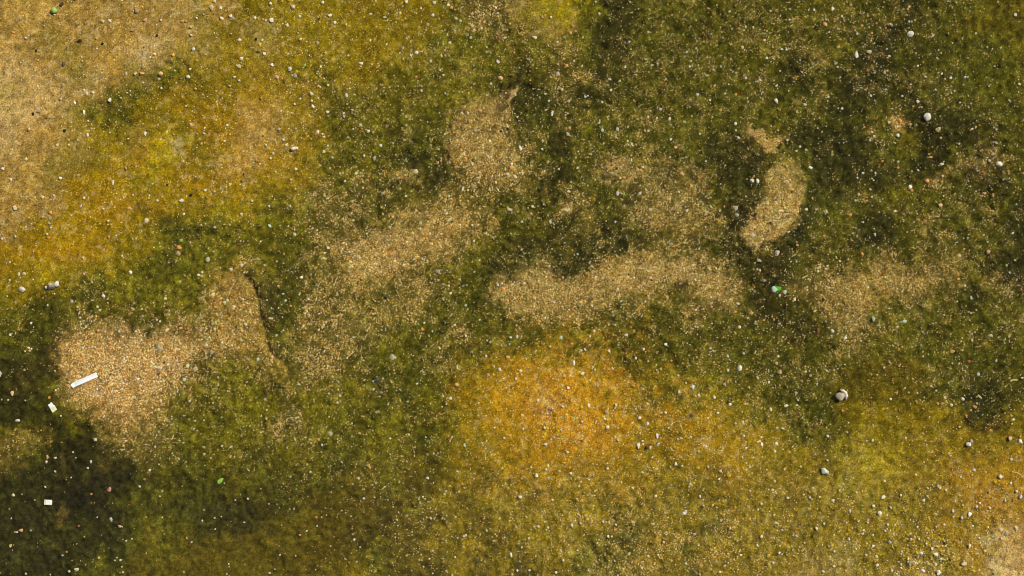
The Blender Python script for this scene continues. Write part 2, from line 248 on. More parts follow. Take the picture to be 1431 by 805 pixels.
def ground_fields(x, y):
    """x, y in mm from the photograph's upper left corner -> colour (n,3), grain density, moss density, lift in mm, big-grain share"""
    x = np.asarray(x, float); y = np.asarray(y, float)
    mx = mirror(x, W); my = mirror(y, H)
    wx = mx + 13 * fbm(x, y, 46, 5, 4, .6); wy = my + 13 * fbm(x, y, 46, 55, 4, .6)
    rough = np.clip(1.1 - np.exp(-((mx / 420) ** 2 + (my / 330) ** 2)) * 1.2 - sstep(520, 640, my) * .7 * sstep(330, 520, mx), .2, 1)
    nf = fbm(x, y, 12, 61, 4, .75); ng = fbm(x, y, 12, 62, 4, .75)
    wx += 17 * rough * nf; wy += 17 * rough * ng
    f = sample_map(np.clip(wx, 0, W), np.clip(wy, 0, H))
    col = f[:, :3].copy(); gr = f[:, 3].copy(); mo = f[:, 4].copy(); lift = np.zeros(x.shape)
    jit = fbm(x, y, 14, 91, 4, .7)
    jx = mx + 2.5 * fbm(x, y, 22, 31, 3); jy = my + 2.5 * fbm(x, y, 22, 32, 3)
    for pts, soft, pc, pg, pm, st, up in PATCHES:
        xs = [p[0] for p in pts]; ys = [p[1] for p in pts]
        m = np.nonzero((mx > min(xs) - soft - 20) & (mx < max(xs) + soft + 20) & (my > min(ys) - soft - 20) & (my < max(ys) + soft + 20))[0]
        if not len(m): continue
        sd = poly_sdf(jx[m], jy[m], pts) + jit[m] * (soft * 1.3 + 1.0)
        sf = soft * (2.3 if soft > 8 else 1.7 if soft > 6.5 else 1.15)
        a = (1 - sstep(-sf, sf, sd))
        a = np.clip(a + rough[m] * (.42 * nf[m] + .2 * ng[m]) * np.sin(np.pi * np.clip(a, 0, 1)), 0, 1)
        if up == 0 and soft > 20: a = a * (1 - .75 * sstep(.05, .55, fbm(x[m], y[m], 30, 71, 3, .7)))
        a = a * st * (1 - .65 * rough[m] * sstep(-.1, .75, ng[m] + .4 * nf[m]))
        col[m] = col[m] * (1 - a[:, None]) + lin(pc) * a[:, None]
        gr[m] = gr[m] * (1 - a) + pg * a; mo[m] = mo[m] * (1 - a) + pm * a
        lift[m] += up * a
    big = np.zeros(x.shape)
    for cx, cy, rx, ry, dn, bg_ in GRIT_AND_GLINTS:
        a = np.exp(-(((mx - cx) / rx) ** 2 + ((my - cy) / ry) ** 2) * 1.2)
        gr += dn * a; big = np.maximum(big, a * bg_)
    gr = np.clip(gr, .012, 3)
    # fine growth: moss breaks the sand up and sand shows through the moss
    n1 = fbm(x, y, 17, 201, 5, .65)
    k = np.clip(mo * 1.3, 0, 1) * sstep(.02, .3, gr)
    br = np.clip(n1 * .9, -1, 1) * k
    up_ = np.clip(br, 0, 1)[:, None]; dn_ = np.clip(-br, 0, 1)[:, None]
    col = col * (1 - .45 * up_) + lin((126, 106, 50)) * .45 * up_
    col = col * (1 - .55 * dn_) + lin((54, 50, 15)) * .55 * dn_
    n3 = fbm(x, y, 10, 207, 3, .8)
    gr = gr * np.clip(1 + .75 * n3, .15, 2.2)
    gr = gr * np.clip(1 + 1.1 * n1 * np.clip(mo * 1.5, 0.15, 1), .05, 3)
    v = 1 + .16 * fbm(x, y, 60, 301, 4, .6) + .10 * fbm(x, y, 9, 302, 2)
    col = col * np.clip(v, .5, 1.7)[:, None]
    mot = fbm(x, y, 7, 311, 3, .7); spk = sstep(.35, .8, fbm(x, y, 6, 313, 2)); drk = sstep(.5, .85, fbm(x, y, 5, 315, 2))
    bare = 1 - np.clip(mo * 1.4, 0, 1)
    m2 = fbm(x, y, 7, 321, 3, .85)
    mm = (.30 * bare * mot + (1 - bare) * (.58 * m2 + .10))
    col = col * np.exp(mm)[:, None] * (1 + np.clip(m2, -1, 1)[:, None] * np.array([.06, .08, -.14]) * (1 - bare)[:, None])
    col = col * (1 - (.35 * bare * spk)[:, None]) + lin((204, 178, 126)) * (.35 * bare * spk)[:, None] * (col.mean(1) > .10)[:, None]  + col * (.35 * bare * spk)[:, None] * (col.mean(1) <= .10)[:, None]
    col = col * (1 - (.28 * bare * drk)[:, None])
    # hue drift between green and ochre
    hd = fbm(x, y, 35, 303, 3, .6)[:, None]
    col = col * (1 + hd * np.array([.04, 0, -.08]))
    col = col * np.array([1.03, 1.0, .86])
    return np.clip(col, .002, .8), np.clip(gr, 0, 1), np.clip(mo, 0, 1), lift, big

def height(x, y, fields=None):
    """ground height in metres"""
    if fields is None: fields = ground_fields(x, y)
    col, gr, mo, lift, big = fields
    mx = mirror(x, W); my = mirror(y, H)
    h = 5.0 * fbm(x, y, 170, 401, 3) + 1.9 * fbm(x, y, 30, 402, 3) * (.35 + .65 * mo)
    h += (1.45 * fbm(x, y, 9, 403, 2) + 1.5 * (vnoise(x, y, 4.4, 404) - .5)) * (.3 + .7 * mo)
    h += lift * 1.0
    dd, side = seg_dist(mx, my, CRACK)
    h += -5.0 * (.5 + .65 * sstep(-.3, .4, fbm(mx, my, 16, 431, 2))) * np.exp(-((dd - 2.5 * (side < 0)) / 3.2) ** 2) + 2.2 * np.exp(-(dd / 14) ** 2) * (side > 0)
    d2, s2 = seg_dist(mx, my, LEDGE2)
    h += -2.0 * np.exp(-(d2 / 3.0) ** 2)
    damp_ = sstep(600, 700, my) * sstep(420, 620, mx)
    h += damp_ * 1.1 * np.clip(fbm(x + .3 * y, y, 6.5, 411, 2), -.6, 1)
    # combed ridges in the moss below the orange stain
    rip = np.exp(-(((mx - 640) / 150) ** 2 + ((my - 690) / 90) ** 2))
    h += 1.1 * rip * fbm(x * .45 + y * .9, (y * .45 - x * .9) * .35, 11, 405, 2)
    return h / 1000

def wpos(px, py):
    return (px - W / 2) / 1000, (H / 2 - py) / 1000

# ------------------------------------------------------------------ helpers
def link(name, me, parent=None):
    o = bpy.data.objects.new(name, me); C.objects.link(o)
    if parent is not None: o.parent = parent
    return o

def tag(o, label, cat, group=None):
    o['label'] = label; o['category'] = cat
    if group: o['group'] = group
    return o

def mesh_from_np(name, V, F, col=None):
    me = bpy.data.meshes.new(name)
    k = F.shape[1]
    me.vertices.add(len(V)); me.vertices.foreach_set('co', V.astype(np.float32).ravel())
    me.loops.add(F.size); me.loops.foreach_set('vertex_index', F.astype(np.int32).ravel())
    me.polygons.add(len(F)); me.polygons.foreach_set('loop_start', np.arange(0, F.size, k, dtype=np.int32))
    me.polygons.foreach_set('loop_total', np.full(len(F), k, dtype=np.int32))
    if col is not None:
        at = me.attributes.new('Col', 'FLOAT_COLOR', 'POINT')
        at.data.foreach_set('color', np.concatenate([col, np.ones((len(col), 1))], 1).astype(np.float32).ravel())
    me.update(); me.validate()
    return me

class N:
    """small node helper"""
    def __init__(s, name):
        s.m = bpy.data.materials.new(name); s.m.use_nodes = True
        s.t = s.m.node_tree; s.b = s.t.nodes['Principled BSDF']
    def n(s, typ, **kw):
        o = s.t.nodes.new(typ)
        for k, v in kw.items(): setattr(o, k, v)
        return o
    def l(s, a, b): s.t.links.new(a, b)
    def noise(s, vec, scale, detail=3, rough=.6):
        o = s.n('ShaderNodeTexNoise'); o.inputs['Scale'].default_value = scale; o.inputs['Detail'].default_value = detail; o.inputs['Roughness'].default_value = rough
        if vec is not None: s.l(vec, o.inputs['Vector'])
        return o.outputs['Fac']
    def maprange(s, v, a, b, c, e):
        o = s.n('ShaderNodeMapRange'); s.l(v, o.inputs[0])
        for i, q in zip((1, 2, 3, 4), (a, b, c, e)): o.inputs[i].default_value = q
        return o.outputs[0]
    def math(s, op, a, b=None):
        o = s.n('ShaderNodeMath', operation=op)
        for i, q in enumerate((a, b)):
            if q is None: continue
            if isinstance(q, (int, float)): o.inputs[i].default_value = q
            else: s.l(q, o.inputs[i])
        return o.outputs[0]
    def scale(s, col, fac):
        o = s.n('ShaderNodeVectorMath', operation='SCALE'); s.l(col, o.inputs[0]); s.l(fac, o.inputs['Scale'])
        return o.outputs[0]
    def mix(s, fac, a, b):
        o = s.n('ShaderNodeMix', data_type='RGBA')
        for sock, q in ((o.inputs[0], fac), (o.inputs[6], a), (o.inputs[7], b)):
            if isinstance(q, (int, float)): sock.default_value = q
            elif isinstance(q, (tuple, list)): sock.default_value = (*q[:3], 1)
            else: s.l(q, sock)
        return o.outputs[2]

# ------------------------------------------------------------------ ground: one sheet, fine under the picture, running out to the horizon
def ground_material():
    k = N('mossy_soil')
    at = k.n('ShaderNodeAttribute', attribute_name='Col').outputs['Color']
    geo = k.n('ShaderNodeNewGeometry').outputs['Position']
    f1 = k.maprange(k.noise(geo, 420, 3, .7), .28, .72, .35, 1.75)
    f2 = k.maprange(k.noise(geo, 120, 3, .6), .3, .7, .82, 1.2)
    c = k.scale(k.scale(at, f1), f2)
    k.l(c, k.b.inputs['Base Color'])
    dm = k.n('ShaderNodeAttribute', attribute_name='Damp').outputs['Fac']
    k.l(k.maprange(dm, 0, 1, .9, .6), k.b.inputs['Roughness'])
    k.l(k.maprange(dm, 0, 1, .12, .2), k.b.inputs['Specular IOR Level'])
    bp = k.n('ShaderNodeBump'); bp.inputs['Strength'].default_value = .55; bp.inputs['Distance'].default_value = .0016
    k.l(k.noise(geo, 520, 4, .7), bp.inputs['Height']); k.l(bp.outputs[0], k.b.inputs['Normal'])
    return k.m

def axis(half, step, far):
    a = list(np.arange(-half, half + step / 2, step)); s = step; v = half; out = []
    while v < far:
        s *= 1.22; v += s; out.append(v)
    return np.array([-q for q in out[::-1]] + a + out)

gxs = axis(.765, .0020, 90.0); gys = axis(.445, .0020, 90.0)
GX, GY = np.meshgrid(gxs, gys)
px = GX.ravel() * 1000 + W / 2; py = H / 2 - GY.ravel() * 1000
flds = ground_fields(px, py)
gz = height(px, py, flds)
gV = np.stack([GX.ravel(), GY.ravel(), gz], 1)
nx, ny = len(gxs), len(gys)
idx = np.arange(nx * ny).reshape(ny, nx)
gF = np.stack([idx[:-1, :-1].ravel(), idx[:-1, 1:].ravel(), idx[1:, 1:].ravel(), idx[1:, :-1].ravel()], 1)
gme = mesh_from_np('ground', gV, gF, flds[0] / KL)
def damp(px, py):
    mx = mirror(px, W); my = mirror(py, H)
    return sstep(590, 720, my) * (.45 + .55 * sstep(380, 800, mx))
wet = gme.attributes.new('Damp', 'FLOAT', 'POINT')
wet.data.foreach_set('value', damp(px, py).astype(np.float32))
gme.polygons.foreach_set('use_smooth', np.ones(len(gF), bool))
gme.materials.append(ground_material())
ground = link('ground', gme)
ground['kind'] = 'structure'
ground['label'] = 'mossy gritty soil with sand patches and yellow and orange algae stains'

# ------------------------------------------------------------------ grains of sand, moss leaflets: uncountable stuff
rng = np.random.default_rng(7)
def attr_material(name, rough, spec, var=None):
    k = N(name)
    at = k.n('ShaderNodeAttribute', attribute_name='Col').outputs['Color']
    if var:
        geo = k.n('ShaderNodeNewGeometry').outputs['Position']
        at = k.scale(at, k.maprange(k.noise(geo, var, 2, .6), .3, .7, .8, 1.15))
    k.l(at, k.b.inputs['Base Color']); k.b.inputs['Roughness'].default_value = rough; k.b.inputs['Specular IOR Level'].default_value = spec
    return k.m

OCT_V = np.array([(1, 0, -.45), (.31, .95, -.45), (-.81, .59, -.45), (-.81, -.59, -.45), (.31, -.95, -.45), (0, 0, .8)], float)     # half buried: only the upper faces
OCT_F = np.array([(0, 1, 5), (1, 2, 5), (2, 3, 5), (3, 4, 5), (4, 0, 5)])
def grains(name, px, py, size, col, asp=1.6, mat=None, sink=.1, flat=.75, jit=.38):
    n = len(px)
    V = np.repeat(OCT_V[None], n, 0) * (1 + rng.uniform(-jit, jit, (n, len(OCT_V), 1)))
    V += rng.uniform(-jit * .65, jit * .65, (n, len(OCT_V), 3))
    V *= np.stack([rng.uniform(1, asp, n), rng.uniform(.8, 1.1, n), rng.uniform(flat * .7, flat * 1.2, n)], 1)[:, None, :]
    tl = rng.uniform(-.5, .5, n); ca, sa = np.cos(tl)[:, None], np.sin(tl)[:, None]
    y_, z_ = V[:, :, 1] * ca - V[:, :, 2] * sa, V[:, :, 1] * sa + V[:, :, 2] * ca
    rz = rng.uniform(0, 6.283, n); ca, sa = np.cos(rz)[:, None], np.sin(rz)[:, None]
    x_ = V[:, :, 0]
    V = np.stack([x_ * ca - y_ * sa, x_ * sa + y_ * ca, z_], 2) * (size / 2000)[:, None, None]
    wx, wy = wpos(px, py)
    z = height(px, py) + size / 2000 * (flat * .6 - sink)
    V += np.stack([wx, wy, z], 1)[:, None, :]
    F = (OCT_F[None] + (np.arange(n) * len(OCT_V))[:, None, None]).reshape(-1, 3)
    me = mesh_from_np(name, V.reshape(-1, 3), F, np.repeat(col, len(OCT_V), 0))
    me.materials.append(mat)
    o = link(name, me); o['kind'] = 'stuff'
    return o

MX, MY = 300, 260
area = (W + 2 * MX) * (H + 2 * MY)
DMAX = .68
n = int(area * DMAX)
qx = rng.uniform(-MX, W + MX, n); qy = rng.uniform(-MY, H + MY, n)
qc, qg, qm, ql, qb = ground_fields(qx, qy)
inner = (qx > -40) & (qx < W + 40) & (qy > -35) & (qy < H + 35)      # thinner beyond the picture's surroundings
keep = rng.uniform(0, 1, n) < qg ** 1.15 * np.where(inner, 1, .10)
qx, qy, qc, qg, qm, qb = qx[keep], qy[keep], qc[keep], qg[keep], qm[keep], qb[keep]
n = len(qx)
GP = np.array([lin(c) for c in [(212, 184, 116), (194, 162, 88), (168, 136, 64), (222, 206, 148), (142, 120, 50), (204, 158, 74), (204, 138, 62), (114, 96, 48), (62, 52, 26), (176, 172, 142), (222, 214, 186), (160, 182, 132)]])
pr_s = np.array([.17, .19, .17, .09, .13, .07, .03, .07, .04, .025, .02, .005])
pr_m = np.array([.17, .14, .10, .19, .06, .05, .02, .03, .01, .06, .16, .01])
cs = np.cumsum(pr_s / pr_s.sum()); cm = np.cumsum(pr_m / pr_m.sum())
u = rng.uniform(0, 1, n)
kind = np.where(qg > .45, np.searchsorted(cs, u), np.searchsorted(cm, u))
gcol = GP[np.clip(kind, 0, 11)] * rng.uniform(.62, 1.2, (n, 1)) * np.where(qg > .5, 1.16, .95)[:, None]
own = (rng.uniform(0, 1, n) < np.where(qg > .45, .12, np.where(qm < .5, .62, .42)))[:, None]          # grains of the local soil, stained like it
gcol = np.where(own, np.clip(qc * rng.uniform(1.3, 2.7, (n, 1)), 0, .6), gcol)
pk_ = np.exp(-(((mirror(qx, W) - 180) / 110) ** 2 + ((mirror(qy, H) - 530) / 80) ** 2) * 1.3)[:, None]
gcol = gcol * np.array([1.04, 1.0, .92])
gcol = np.clip(gcol * (1 + pk_ * np.array([.36, .22, .50])), 0, .8)
# thin films of algae tint the grains that lie in the moss
tint = (np.clip(qm * .6, 0, .5) * rng.uniform(0, 1, n) ** .7)[:, None]
gcol = gcol * (1 - tint) + qc * tint
gsz = np.exp(rng.normal(.30, .38, n)) * (1 + .9 * qb)
gsz = np.clip(gsz, .8, 4.5)
sand_mat = attr_material('sand_grain', .85, .3)
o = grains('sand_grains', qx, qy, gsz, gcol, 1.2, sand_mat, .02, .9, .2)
tag(o, 'loose sand grains lying in patches and specks all over the moss, some painting glints', 'sand')
NG = n

# moss: tiny upright leaflets
n = 900000
qx = rng.uniform(-MX, W + MX, n); qy = rng.uniform(-MY, H + MY, n)
qc, qg, qm, ql, qb = ground_fields(qx, qy)
inner = (qx > -40) & (qx < W + 40) & (qy > -35) & (qy < H + 35)
keep = rng.uniform(0, 1, n) < qm * np.where(inner, 1, .2) * np.clip(.75 + .5 * fbm(qx, qy, 12, 77, 3), 0, 1)
qx, qy, qc = qx[keep], qy[keep], qc[keep]
n = len(qx)
L = rng.uniform(.9, 2.2, n) / 1000; az = rng.uniform(0, 6.283, n); lean = rng.uniform(.3, 1.25, n); wd = L * rng.uniform(.38, .62, n)
dx, dy = np.cos(az) * np.sin(lean), np.sin(az) * np.sin(lean); dz = np.cos(lean)
sx, sy = -np.sin(az), np.cos(az)
bx, by = wpos(qx, qy); bz = height(qx, qy) - .0003
P0 = np.stack([bx, by, bz], 1)
mid = P0 + np.stack([dx, dy, dz], 1) * (L * .5)[:, None]
S = np.stack([sx, sy, np.zeros(n)], 1) * wd[:, None] * .5
tip = P0 + np.stack([dx * 1.15, dy * 1.15, dz * .85], 1) * L[:, None]
V = np.stack([P0, mid + S, tip, mid - S], 1).reshape(-1, 3)
F = (np.array([[0, 1, 2, 3]])[None] + (np.arange(n) * 4)[:, None, None]).reshape(-1, 4)
mc = qc * np.exp(.55 * (vnoise(qx, qy, 3.0, 881) * 2 - 1) + .35 * (vnoise(qx, qy, 6.0, 882) * 2 - 1))[:, None] * rng.uniform(.6, 1.55, (n, 1)) * (1 + rng.normal(0, .10, (n, 3)))
mme = mesh_from_np('moss', V, F, np.repeat(np.clip(mc, .002, .8), 4, 0))
wet = mme.attributes.new('Damp', 'FLOAT', 'POINT'); wet.data.foreach_set('value', np.repeat(damp(qx, qy), 4).astype(np.float32))
k = N('moss_leaf')
k.l(k.n('ShaderNodeAttribute', attribute_name='Col').outputs['Color'], k.b.inputs['Base Color'])
dm = k.n('ShaderNodeAttribute', attribute_name='Damp').outputs['Fac']
k.l(k.maprange(dm, 0, 1, .7, .36), k.b.inputs['Roughness']); k.l(k.maprange(dm, 0, 1, .12, .42), k.b.inputs['Specular IOR Level'])
mme.materials.append(k.m)
o = link('moss', mme); o['kind'] = 'stuff'
tag(o, 'short olive and dark green moss covering the soil', 'moss')
